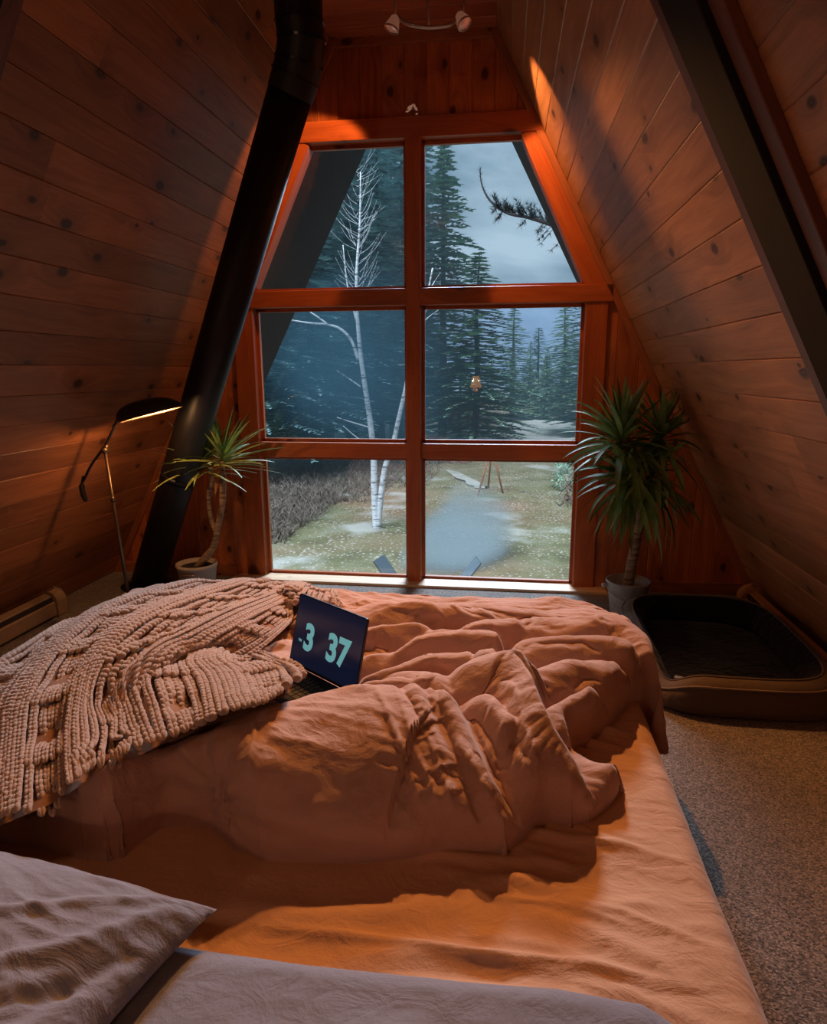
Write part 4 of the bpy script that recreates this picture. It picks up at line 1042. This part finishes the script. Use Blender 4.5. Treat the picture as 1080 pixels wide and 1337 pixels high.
def sp_(a, b, c): return O2+hxv*a+sU*b+sN*c
SH = .208
mb = MB(); rbox(mb, sp_, 0, LW, 0, SH, -.006, .0); lid = mb.build('lid', M_LAPBODY, lap)
mb = MB(); rbox(mb, sp_, .004, LW-.004, .008, SH-.004, .0, .0008, .005); scr = mb.build('screen', M_SCREEN, lap)
def text_mesh(txt, h, x, y, parent, sx=1.0, off=.0):
    cu = bpy.data.curves.new('txt', 'FONT'); cu.body = txt; cu.size = h; cu.offset = off; cu.align_x = 'LEFT'; cu.resolution_u = 6
    ob = bpy.data.objects.new('tmp', cu); COL.objects.link(ob); bpy.context.view_layer.update()
    me = bpy.data.meshes.new_from_object(ob); bpy.data.objects.remove(ob)
    for v in me.vertices:
        p = sp_(x+v.co.x*sx, y+v.co.y, .0014); v.co = p
    return link('clock_digits', me, M_DIGIT, parent)
text_mesh('3', .105, .052, .058, scr, .92, .0042); text_mesh('37', .105, .158, .058, scr, .92, .0042)
text_mesh('PM', .012, .029, .072, scr, 1.0, .0003)

# ------------------------------------------------------------------ stove pipe
M_PIPE = simple('black_stove_pipe', (.010, .010, .011), .45, .3, nscale=6, namp=.3, bump=.05)
A = Vector((-1.845, -.30, 0)); B = Vector((-.462, -.95, 2.80)); PR = .108
sp = empty('stove_pipe', tuple(A), 'black stovepipe slanting up along the left wall to an elbow', 'pipe')
dv = (B-A).normalized(); mb = MB(); mb.tube([A-dv*.0, A+dv*.9, B-dv*.02], PR, 40); pipe_o = mb.build('straight_pipe', M_PIPE, sp, True)
mb = MB(); q = A+dv*.92; mb.tube([q-dv*.02, q+dv*.02], PR+.003, 40); mb.build('joint_band', M_PIPE, sp, True)
C2 = Vector((-.40, -1.0, 3.02)); D2 = Vector((-.40, -1.0, 3.40))
segs = [B-dv*.03, B+dv*.05, B.lerp(C2, .45)+Vector((.018, 0, .0)), B.lerp(C2, .8)+Vector((.018, -.0, .01)), C2+Vector((0, 0, .03)), C2+Vector((0, 0, .12))]
mb = MB()
mb.tube(segs, PR+.004, 40); mb.build('elbow', M_PIPE, sp)
mb = MB()
for i in range(1, 5):
    d_ = (segs[i+1]-segs[i-1]).normalized(); mb.tube([segs[i]-d_*.006, segs[i]+d_*.006], PR+.009, 40)
mb.build('elbow_seam', simple('worn_black_metal', (.03, .028, .026), .25, .8), sp)
mb = MB(); mb.tube([C2+Vector((0, 0, .1)), D2], PR, 40); mb.build('upright_pipe', M_PIPE, sp, True)
mb = MB(); a_ = C2+Vector((.0, 0, .13)); an0 = -PI/2+.12
pts = []
for zz in (0, .05):
    for k in range(6): an = an0-.2+.4*k/5; pts.append(a_+Vector((math.cos(an)*(PR+.002), math.sin(an)*(PR+.002), zz)))
mb.add(pts, [(k, k+1, k+7, k+6) for k in range(5)]); mb.build('sticker', simple('tan_label', (.30, .20, .14), .7), sp)
mb = MB(); mb.lathe(tuple(A), [(PR+.005, .002), (PR+.06, .002), (PR+.06, .012), (PR+.005, .02)], 40); mb.build('floor_collar', M_PIPE, sp, True)

# ------------------------------------------------------------------ reading lamp
M_BRASS = simple('aged_bronze', (.16, .11, .07), .35, .8, bump=.03); M_LDARK = simple('dark_bronze_shade', (.035, .030, .028), .4, .6, bump=.03)
LY = -1.04
P_ = lambda x, y, dy=0: Vector(at_y(x, y, LY+dy))
b0 = P_(171, 790); b0.z = 0; fl = empty('floor_lamp', (b0.x, LY, 0), 'slender bronze floor lamp with low dome shade beside the stovepipe', 'lamp')
J = P_(137, 588)
mb = MB(); mb.lathe((b0.x, LY, 0), [(0, 0.001), (.125, .001), (.13, .012), (.12, .022), (.03, .035), (.012, .06), (0, .06)], 40); mb.build('lamp_base', M_LDARK, fl, True)
mb = MB(); mb.tube([Vector((b0.x, LY, .04)), J], .009, 12); mb.tube([b0.lerp(J, .72), b0.lerp(J, .72)+(J-b0).normalized()*.03], .013, 12); mb.build('pole', M_BRASS, fl, True)
mb = MB(); mb.tube([J-Vector((.0, .02, 0)), J+Vector((0, .02, 0))], .016, 12); mb.tube([J+Vector((-.0, 0, -.01)), J+Vector((.012, 0, .03))], .012, 10); mb.build('joint', M_BRASS, fl, True)
SC = P_(196, 541); E1 = P_(158, 536)
mb = MB(); mb.tube(spath([P_(109, 628), P_(120, 606), P_(137, 582), P_(150, 556), E1], 5), .0075, 10); mb.build('arm', M_LDARK, fl, True)
mb = MB(); mb.tube(spath([P_(109, 622), P_(107, 634), P_(109, 646), P_(113, 655)], 4), [.008]*4+[.016]*5+[.014]*3+[.004], 12); mb.build('counterweight', M_LDARK, fl, True)
axl = (P_(238, 529)-P_(155, 551)).normalized(); hl = (P_(238, 529)-P_(155, 551)).length/2
ayl = Vector((0, 1, 0)); azl = axl.cross(ayl).normalized(); azl = azl if azl.z > 0 else -azl
# the rim lies a little nose down towards the room
def shade(f, zoff, n=40, m=14):
    vs = []; fs = []
    for j in range(m+1):
        q = j/m*PI/2
        for k in range(n):
            a = 2*PI*k/n; ex = hl*f*math.cos(q)**.8; ey = .085*f*math.cos(q)**.8
            vs.append(SC+axl*ex*math.cos(a)+ayl*ey*math.sin(a)+azl*(.085*f*math.sin(q)+zoff)-axl*.03*math.sin(q))
    for j in range(m):
        for k in range(n): fs.append((j*n+k, j*n+(k+1) % n, (j+1)*n+(k+1) % n, (j+1)*n+k))
    return vs, fs
mb = MB(); v_, f_ = shade(1, 0); mb.add(v_, f_); mb.build('lamp_shade', M_LDARK, fl, True)
t = NT('lit_shade_lining'); t.bsdf((.75, .55, .36), .5, Emission_Color=(1, .50, .22), Emission_Strength=.9); M_LIN = t.m
mb = MB(); v_, f_ = shade(.97, -.001); mb.add(v_, [f[::-1] for f in f_]); rim = [v_[k] for k in range(40)]; lin = mb.build('shade_lining', M_LIN, fl, True)
mb = MB(); mb.tube(rim, .0035, 6, closed=True); mb.build('shade_rim', M_BRASS, fl, True)
t = NT('glowing_bulb'); t.bsdf((1, .8, .6), .5, Emission_Color=(1, .55, .25), Emission_Strength=14); M_BULB = t.m
mb = MB(); bl_ = SC+azl*.022; mb.tube([bl_-axl*.06, bl_-axl*.03, bl_+axl*.03, bl_+axl*.06], [.006, .013, .013, .006], 12); mb.build('bulb', M_BULB, fl, True)

# ------------------------------------------------------------------ track light
M_CHROME = simple('satin_pink_metal', (.45, .33, .28), .3, .9, bump=.02)
t = NT('ribbed_lamp_glass'); t.bsdf((.42, .24, .18), .18, Metallic=.5, Emission_Color=(1, .40, .25), Emission_Strength=.10); M_SGL = t.m
TL = empty('track_light', (.16, -.62, ZC), 'ceiling light bar with two small ribbed spot heads above the window', 'spotlight')
TY = -.62; h1 = Vector(at_y(514, 30, TY)); h2 = Vector(at_y(603, 25, TY))
mb = MB(); mb.tube(spath([Vector(at_y(517, 20, TY)), Vector(at_y(532, 31, TY)), Vector(at_y(560, 36, TY)), Vector(at_y(588, 32, TY)), Vector(at_y(601, 20, TY))], 6), .009, 10); mb.build('bar', M_CHROME, TL, True)
for hh, aim in ((h1, Vector((-.35, -.1, -.9))), (h2, Vector((.45, -.25, -.75)))):
    mb = MB(); mb.tube([Vector((hh.x+.01, TY, hh.z+.03)), Vector((hh.x+.01, TY, ZC-.001))], .006, 8); mb.build('stem', M_CHROME, TL, True)
    aim.normalize(); Rm = aim.to_track_quat('Z', 'Y').to_matrix(); mb = MB()
    pr = [(.014, -.035)]
    for i in range(9): pr += [(.020+.0022*i+(.0025 if i % 2 else 0), -.03+.007*i)]
    pr += [(.0, .030)]
    mb.lathe(hh, pr, 20, Rm); hd = mb.build('spot_head', M_SGL, TL)
    mb = MB(); mb.lathe(hh, [(.038, .026), (.041, .030), (.041, .035), (.035, .035)], 24, Rm); mb.build('lamp_ring', M_CHROME, hd, True)
mb = MB(); mb.lathe((.16, TY, ZC), [(0, -.025), (.05, -.022), (.06, -.001)], 28); mb.tube([(.16, TY, ZC-.02), tuple(at_y(560, 34, TY))], .006, 8); mb.build('ceiling_canopy', M_CHROME, TL, True)
# crystal hung on the window header
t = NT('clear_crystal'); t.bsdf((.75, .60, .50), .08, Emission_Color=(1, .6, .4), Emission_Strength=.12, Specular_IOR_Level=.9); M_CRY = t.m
co = Vector(at_y(538, 143, -.06)); cr_e = empty('crystal_ornament', tuple(co), 'tiny clear crystal ornament fixed above the middle of the window', 'ornament')
r = random.Random(2); mb = MB()
for k in range(9):
    c = co+Vector((r.uniform(-.03, .03), r.uniform(-.012, .012), r.uniform(-.025, .025))); s = r.uniform(.006, .012)
    d = Vector((r.uniform(-1, 1), r.uniform(-.5, .5), r.uniform(-1, 1))).normalized(); mb.tube([c-d*s*1.4, c, c+d*s*1.4], [.001, s*.8, .001], 5)
mb.build('crystal_cluster', M_CRY, cr_e)
mb = MB(); mb.tube([co+Vector((0, .01, 0)), co+Vector((0, .045, .0))], .004, 8); mb.build('hook', M_CHROME, cr_e)

# ------------------------------------------------------------------ heaters
M_HEAT = simple('beige_enamel', (.34, .22, .125), .45, .1, bump=.02); M_HDARK = simple('dark_slot', (.02, .014, .01), .8)
M_HEAT_LIT = simple('painted_lit_enamel', (.60, .30, .12), .45, .1, bump=.02)  # beige enamel again, with warm lamplight painted into its colour
def heater(name, sg, y0, y1, label, mat):
    xo = sg*2.06; root = empty(name, (xo, y1, 0), label, 'heater')
    # profile in (toward room, up)
    pf0 = [(.0, .02), (.0, .115), (.022, .150), (.028, .168), (.065, .188)]
    def ext(prof, ya, yb, nm, m, t_=.003):
        mb = MB(); n = len(prof); vs = [(xo+sg*a, ya, b) for a, b in prof]+[(xo+sg*a, yb, b) for a, b in prof]+[(xo+sg*(a+t_), ya, b-t_) for a, b in prof]+[(xo+sg*(a+t_), yb, b-t_) for a, b in prof]
        fs = []
        for i in range(n-1): fs += [(i, i+1, n+i+1, n+i), (2*n+i, 3*n+i, 3*n+i+1, 2*n+i+1)]
        fs += [(0, n, 3*n, 2*n), (n-1, 3*n-1, 4*n-1, 2*n-1)]
        mb.add(vs, fs); return mb.build(nm, m, root)
    ext([(.0, .02), (.0, .095), (.010, .103)], y0, y1, 'front_panel', mat); ext([(.018, .118), (.030, .136), (.062, .150)], y0, y1, 'top_cover', mat)
    mb = MB(); mb.box((xo+sg*.035, (y0+y1)/2, .068), (.04, abs(y1-y0)-.02, .12)); mb.build('dark_inside', M_HDARK, root)
    mb = MB()
    prof = [(-.004, .0), (-.004, .097), (.004, .121), (.022, .144), (.066, .158), (.066, 0)]
    e1 = max(y0, y1); n = len(prof)
    mb.add([(xo+sg*a, e1, b) for a, b in prof]+[(xo+sg*a, e1-.09, b) for a, b in prof], [tuple(range(n)), tuple(range(2*n-1, n-1, -1))]+[(i, (i+1) % n, n+(i+1) % n, n+i) for i in range(n)])
    mb.build('end_cap', mat, root, False, .012, 3)
heater('baseboard_heater', -1, -5.2, -.86, 'long beige baseboard heater on the carpet along the left wall', M_HEAT)
heater('baseboard_heater', 1, -5.2, -.28, 'beige baseboard heater coloured as amber-lit along the right wall behind the dog bed', M_HEAT_LIT)

# ------------------------------------------------------------------ dog bed
M_DBR = fabric('brown_canvas', (.105, .070, .048), (.15, .105, .072), .9, sheen=.2); M_DBK = fabric('black_fleece', (.004, .0045, .006), (.008, .009, .012), .95, sheen=.12, big=20, bstr=.8)
M_PIPING = simple('tan_piping', (.26, .18, .12), .8)
db = empty('dog_bed', (1.66, -1.15, 0), 'low brown dog bed with black fleece inside on the carpet by the right wall', 'dog bed')
DCx, DCy, DA, DB = 1.665, -1.155, .41, .535
def sup(a, f=1.0, e=4.2, da=0):
    c, s = math.cos(a), math.sin(a); r_ = (abs(c)**e+abs(s)**e)**(-1/e)
    return DCx+(DA+da)*f*c*r_, DCy+(DB+da)*f*s*r_
nA = 120
def wall_h(a):      # lower at the front-left corner where the bed is entered
    d = (a-math.radians(222)+PI) % (2*PI)-PI
    fr_ = math.exp(-(d/.20)**2)
    back = .5+.5*math.sin(a); return (.165+.035*back)*(1-.42*fr_)
def ringmesh(name, prof, mat, smooth=True):
    vs = []; fs = []
    for k in range(nA):
        a = 2*PI*k/nA; h = wall_h(a)
        for (da, z) in prof: x, y = sup(a, 1.0, 4.2, da); vs.append((x, y, z*h))
    m = len(prof)
    for k in range(nA):
        for j in range(m-1): fs.append((k*m+j, ((k+1) % nA)*m+j, ((k+1) % nA)*m+j+1, k*m+j+1))
    mb = MB(); mb.add(vs, fs); return mb.build(name, mat, db, smooth)
ringmesh('bolster', [(-.02, .0), (.005, .08), (.018, .35), (.014, .65), (-.004, .9), (-.03, 1.0), (-.048, 1.02)], M_DBR)
ringmesh('fleece_wall', [(-.048, 1.02), (-.075, .95), (-.10, .72), (-.115, .45)], M_DBK)
for da, z, r_ in ((-.048, 1.03, .005), (.004, .86, .004)):
    pts = []
    for k in range(nA): a = 2*PI*k/nA; x, y = sup(a, 1, 4.2, da); pts.append((x, y, z*wall_h(a)))
    mb = MB(); mb.tube(pts, r_, 6, closed=True); mb.build('piping', M_PIPING if z < 1 else M_DBR, db, True)
n_ = 60; rr = np.linspace(0, 1, 26); vs = []; fs = []
for i, q in enumerate(rr):
    for k in range(nA):
        a = 2*PI*k/nA; x, y = sup(a, q*.86, 3.2); x_, y_ = sup(a, 1, 4.2, -.10)
        x = DCx+(x_-DCx)*q*1.02; y = DCy+(y_-DCy)*q*1.02
        vs.append((x, y, .085+.012*float(fbm(np.array(x*5), np.array(y*5), 77, 2))-.018*max(0, q-.8)*5))
for i in range(len(rr)-1):
    for k in range(nA): fs.append((i*nA+k, i*nA+(k+1) % nA, (i+1)*nA+(k+1) % nA, (i+1)*nA+k))
mb = MB(); mb.add(vs, fs); mb.build('cushion', M_DBK, db, True)
a = math.radians(226); x, y = sup(a, 1, 4.2, -.05); mb = MB(); mb.box((x+.05, y+.03, .105), (.075, .03, .006), Matrix.Rotation(-.5, 3, 'Z')); mb.build('grey_tag', simple('grey_woven_tag', (.25, .27, .30), .8), db)

# ------------------------------------------------------------------ plants
M_LEAF = NT('yucca_leaf'); t = M_LEAF; oc = t.n('TexCoord').outputs['Object']; nz = t.noise(oc, 7, 3)
t.bsdf(t.ramp(nz, [(.3, (.06, .13, .035)), (.7, (.20, .34, .10))]), .55, Subsurface_Weight=0.0); M_LEAF = t.m
M_LEAFB = NT('bright_yucca_leaf'); t = M_LEAFB; oc = t.n('TexCoord').outputs['Object']; nz = t.noise(oc, 9, 3)
t.bsdf(t.ramp(nz, [(.3, (.10, .17, .04)), (.7, (.36, .42, .13))]), .55); M_LEAFB = t.m
M_CANE = NT('yucca_cane'); t = M_CANE; oc = t.n('TexCoord').outputs['Object']; rg = t.noise(t.mapping(oc, (8, 8, 60)), 1.2, 4)
t.bsdf(t.ramp(rg, [(.35, (.11, .065, .035)), (.65, (.34, .23, .14))]), .85, rg, .8, .006); M_CANE = t.m
M_ZINC = simple('zinc_pail', (.48, .45, .41), .5, .15, nscale=14, namp=.4); M_CLAY = simple('grey_stoneware', (.45, .38, .31), .6, nscale=10); M_SOIL = simple('potting_soil', (.02, .014, .010), 1, nscale=40)
def clampv(p):
    lim = (AP-p.z)/SL-.035; p = p.copy(); p.x = max(-lim, min(lim, p.x)); p.y = min(p.y, -.05); return p
def leaf(mb, base, d, L, w, droop, rnd, n=9, keel=.3):
    d = Vector(d).normalized(); side = d.cross(Vector((0, 0, 1)))
    if side.length < .1: side = Vector((1, 0, 0))
    side.normalize(); side = (Matrix.Rotation(rnd.uniform(-.6, .6), 3, d) @ side); p = Vector(base); vs = []; cur = d.copy()
    for i in range(n+1):
        q = i/n; ww = w*(.35+.65*min(1, q*3.2))*(1-q**2.6)**.7 if q < 1 else 0
        up = side.cross(cur).normalized()
        vs += [p-side*ww+up*ww*keel, p, p+side*ww+up*ww*keel]
        cur = (cur+Vector((0, 0, -droop/n*(.4+1.6*q)))).normalized(); p = p+cur*(L/n)
    fs = []
    for i in range(n): fs += [(3*i, 3*i+1, 3*i+4, 3*i+3), (3*i+1, 3*i+2, 3*i+5, 3*i+4)]
    mb.add([clampv(v) for v in vs], fs)
def rosette(mb, c, n, L, w, rnd, lo=-.5, hi=1.2, droop=.6, axis=(0, 0, 1), avoid=None):
    for k in range(n):
        a = k*2.39996+rnd.uniform(-.3, .3); q = (k+.5)/n; el = lo+(hi-lo)*q+rnd.uniform(-.12, .12)
        d = Vector((math.cos(a)*math.cos(el), math.sin(a)*math.cos(el), math.sin(el)))+Vector(axis)*.15
        if avoid is not None and d.dot(Vector(avoid[0])) > avoid[1]: continue
        leaf(mb, Vector(c)+Vector((0, 0, -.05+.1*q)), d, L*rnd.uniform(.75, 1.15)*(1-.25*q), w*rnd.uniform(.8, 1.15), droop*rnd.uniform(.5, 1.5)*(1.1-q*.8), rnd)
# left yucca
r = random.Random(12); PY = -.42
lpot = Vector((-1.405, PY, 0)); ly = empty('potted_yucca', tuple(lpot), 'small spiky yucca on a bare cane in a grey pot left of the window', 'plant')
mb = MB(); mb.lathe(lpot, [(0, .001), (.095, .001), (.105, .02), (.128, .19), (.134, .195), (.134, .215), (.122, .215), (.118, .19), (.0, .185)], 40); pot = mb.build('pot', M_CLAY, ly, True)
mb = MB(); mb.lathe(lpot, [(0, .192), (.08, .194), (.119, .188)], 24); mb.build('soil', M_SOIL, ly, True)
mb = MB(); mb.tube([lpot+Vector((x_, -.128-.012*math.cos(x_*25), .165)) for x_ in (-.05, -.03, 0, .03, .05)], .006, 8); mb.build('pot_handle', M_CHROME, pot, True)
YP = lambda x, y, dy=0: Vector(at_y(x, y, PY+dy))
mb = MB(); mb.tube(spath([lpot+Vector((.0, 0, .18)), YP(278, 715), YP(284, 690), YP(290, 660), YP(291, 625), YP(290, 600)], 6), [.026, .026, .025, .025, .024]+[.021]*21+[.016]*5, 12)
mb.tube(spath([YP(282, 695), YP(275, 675), YP(272, 650), YP(277, 622), YP(272, 605)], 6), .016, 10); mb.build('cane', M_CANE, ly, True)
mb = MB(); av = None
rosette(mb, YP(291, 600), 60, .40, .0125, r, -.2, 1.15, .35); rosette(mb, YP(262, 608, -.03), 50, .36, .012, r, -.3, 1.1, .4); mb.build('leaves', M_LEAFB, ly, True)
mb = MB(); leaf(mb, YP(286, 628), (-.25, -.2, -.9), .13, .010, .2, r); leaf(mb, YP(284, 635), (-.45, -.1, -.7), .12, .009, .2, r); leaf(mb, YP(281, 625), (.1, -.3, -.9), .10, .009, .2, r)
mb.build('dry_leaves', simple('dry_leaf', (.30, .15, .07), .8), ly, True)
# right yucca
r = random.Random(21); PY = -.50; rp = Vector((1.352, PY, 0)); ry = empty('potted_yucca', tuple(rp), 'tall bushy yucca with drooping leaves in a zinc pail right of the window', 'plant')
mb = MB(); mb.lathe(rp, [(0, .001), (.088, .001), (.092, .012), (.122, .215), (.130, .222), (.130, .230), (.120, .230), (.116, .21), (.0, .205)], 40); pot = mb.build('pail', M_ZINC, ry, True)
mb = MB(); mb.lathe(rp, [(0, .200), (.08, .202), (.114, .19)], 24); mb.build('soil', M_SOIL, ry, True)
mb = MB(); hp = []
for k in range(15): a = PI+PI*k/14; hp.append(rp+Vector((math.cos(a)*.126, -abs(math.sin(a))*.132-.0, .195-.055*abs(math.sin(a)))))
mb.tube(hp, .0035, 6); mb.tube([rp+Vector((-.125, 0, .195)), rp+Vector((-.150, -.01, .195))], .011, 10); mb.build('bail_handle', M_ZINC, pot, True)
YP = lambda x, y, dy=0: Vector(at_y(x, y, PY+dy))
mb = MB(); mb.tube(spath([rp+Vector((.0, 0, .19)), YP(826, 730), YP(832, 700), YP(836, 670), YP(828, 620), YP(815, 570)], 6), [.030]*6+[.028]*6+[.024]*19, 12)
mb.tube(spath([YP(833, 700), YP(843, 672), YP(850, 620), YP(862, 580)], 6), .018, 10); mb.build('cane', M_CANE, ry, True)
mb = MB(); avd = ((1, 0, 0), .80)
rosette(mb, YP(812, 578), 70, .44, .019, r, -.6, 1.35, .9); rosette(mb, YP(864, 575), 62, .38, .018, r, -.7, 1.3, 1.0, avoid=((1, 0, 0), .86)); rosette(mb, YP(822, 625, -.02), 62, .44, .019, r, -.9, .8, 1.2); rosette(mb, YP(850, 625, -.03), 54, .40, .018, r, -1.0, .7, 1.3, avoid=((1, 0, 0), .8))
mb.build('leaves', M_LEAF, ry, True)

# lamp at the head of the room (seen only as a reflection in the window)
t = NT('linen_lamp_shade'); t.bsdf((.8, .5, .25), .8, Emission_Color=(1, .42, .12), Emission_Strength=3.0); M_SH2 = t.m
nl = Vector((.16, -5.45, 0)); tl = empty('table_lamp', tuple(nl), 'small amber bedside lamp on a wooden stand behind the bed', 'lamp')
mb = MB(); mb.lathe(nl, [(0, .0), (.13, .0), (.13, .02), (.03, .04), (.022, .9), (.05, 1.1), (.03, 1.2), (0, 1.2)], 24); mb.build('stand', M_BRASS, tl, True)
mb = MB(); mb.lathe(nl, [(.085, 1.21), (.05, 1.38)], 24); mb.build('lamp_shade', M_SH2, tl, True)
# ------------------------------------------------------------------ light
w = bpy.data.worlds.new('sky'); scn.world = w; w.use_nodes = True; nt = w.node_tree; nt.nodes.clear()
out = nt.nodes.new('ShaderNodeOutputWorld'); bg = nt.nodes.new('ShaderNodeBackground'); nt.links.new(bg.outputs[0], out.inputs[0])
tc = nt.nodes.new('ShaderNodeTexCoord'); mp = nt.nodes.new('ShaderNodeMapping'); mp.inputs['Scale'].default_value = (1.3, 1.3, 3.6); mp.inputs['Location'].default_value = (.35, 0, .15)
nz = nt.nodes.new('ShaderNodeTexNoise'); nz.inputs['Scale'].default_value = 3.2; nz.inputs['Detail'].default_value = 5; nz.inputs['Roughness'].default_value = .5; nz.inputs['Distortion'].default_value = .3
cr = nt.nodes.new('ShaderNodeValToRGB'); e = cr.color_ramp.elements
e[0].position = .36; e[0].color = (.115, .20, .28, 1); e[1].position = .70; e[1].color = (.46, .57, .67, 1)
nt.links.new(tc.outputs['Generated'], mp.inputs[0]); nt.links.new(mp.outputs[0], nz.inputs['Vector']); nt.links.new(nz.outputs[0], cr.inputs[0]); nt.links.new(cr.outputs[0], bg.inputs[0]); bg.inputs[1].default_value = 1.55
def lamp(name, typ, loc, rot_to=None, energy=10, color=(1, 1, 1), **kw):
    l = bpy.data.lights.new(name, typ); l.energy = energy; l.color = color
    for k, v in kw.items(): setattr(l, k, v)
    o = bpy.data.objects.new(name, l); COL.objects.link(o); o.location = loc
    if rot_to is not None: o.rotation_euler = (Vector(rot_to)-Vector(loc)).to_track_quat('-Z', 'Y').to_euler()
    return o
WARM = (1, .50, .20); WARM2 = (1, .42, .14)
# overcast daylight coming down over the forest
lamp('daylight', 'SUN', (0, 10, 10), (3.5, 16, 0), 8.5, (.85, .93, 1.0), angle=math.radians(60))
# track spots above the window
lamp('track_spot_left', 'SPOT', (-.02, -.62, 3.17), (-1.15, .22, 2.2), 150, WARM2, spot_size=math.radians(56), spot_blend=.25, shadow_soft_size=.03)
lamp('track_spot_right', 'SPOT', (.34, -.62, 3.17), (1.42, .10, 1.8), 300, WARM2, spot_size=math.radians(62), spot_blend=.25, shadow_soft_size=.03)
lamp('track_spot_bed', 'SPOT', (.34, -.68, 3.15), (.85, -2.7, .4), 300, (1, .40, .11), spot_size=math.radians(60), spot_blend=.6, shadow_soft_size=.04)
lamp('track_spot_blanket', 'SPOT', (-.02, -.68, 3.15), (-.35, -2.9, .5), 120, (1, .42, .13), spot_size=math.radians(46), spot_blend=.8, shadow_soft_size=.04)
# reading lamp
lamp('reading_bulb', 'POINT', (-1.28, -1.04, 1.235), None, 13, WARM, shadow_soft_size=.03)
# warm glow of the room behind
lamp('room_glow', 'POINT', (.16, -5.40, 1.30), None, 30, (1, .55, .34), shadow_soft_size=.05)
smoke_obj('campfire_smoke', at_y(520, 850, 12.6), at_y(668, 605, 15.5), 4.6, 3.0, 1.5, 'pale blue smoke from the fire drifting low over the lawn', 3, (.31, .44, .53))
smoke_obj('drifting_smoke', at_y(640, 560, 17), at_y(270, 400, 17), 8.5, 5.0, .30, 'blue smoke haze drifting in front of the forest by the birch', 8, (.060, .165, .26), .6)
# added fill lamps behind the camera, and daylight falling in under the roof overhang
q = at_y(540, 330, 4.9)
lamp('fill_light_high', 'POINT', (q[0], -4.9, q[2]), None, 12, (1, .60, .36), shadow_soft_size=.04)
lamp('fill_light_left', 'POINT', (-1.1, -5.0, 2.45), None, 27, (1, .60, .34), shadow_soft_size=.03)  # added fill that brightens the right wall, no real fitting
lamp('window_daylight', 'SPOT', (0.3, 8, 7.4), (0, 0, 1.3), 14000, (.70, .83, 1.0), spot_size=math.radians(34), spot_blend=.3, shadow_soft_size=1.8)
mb = MB(); mb.box((0, 42, 6), (140, 38, 22)); t = NT('forest_haze')
ab = t.n('VolumeAbsorption', inp={'Color': (0, 0, 0, 1), 'Density': .011}); em = t.n('Emission', inp={'Color': (.12, .22, .28, 1), 'Strength': .011}); ad = t.n('AddShader', inp={0: ab.outputs[0], 1: em.outputs[0]}); t.t.links.new(ad.outputs[0], t.out.inputs['Volume'])
tag(mb.build('haze', t.m), 'thin blue haze hanging in the forest beyond the lawn', 'haze', kind='stuff')
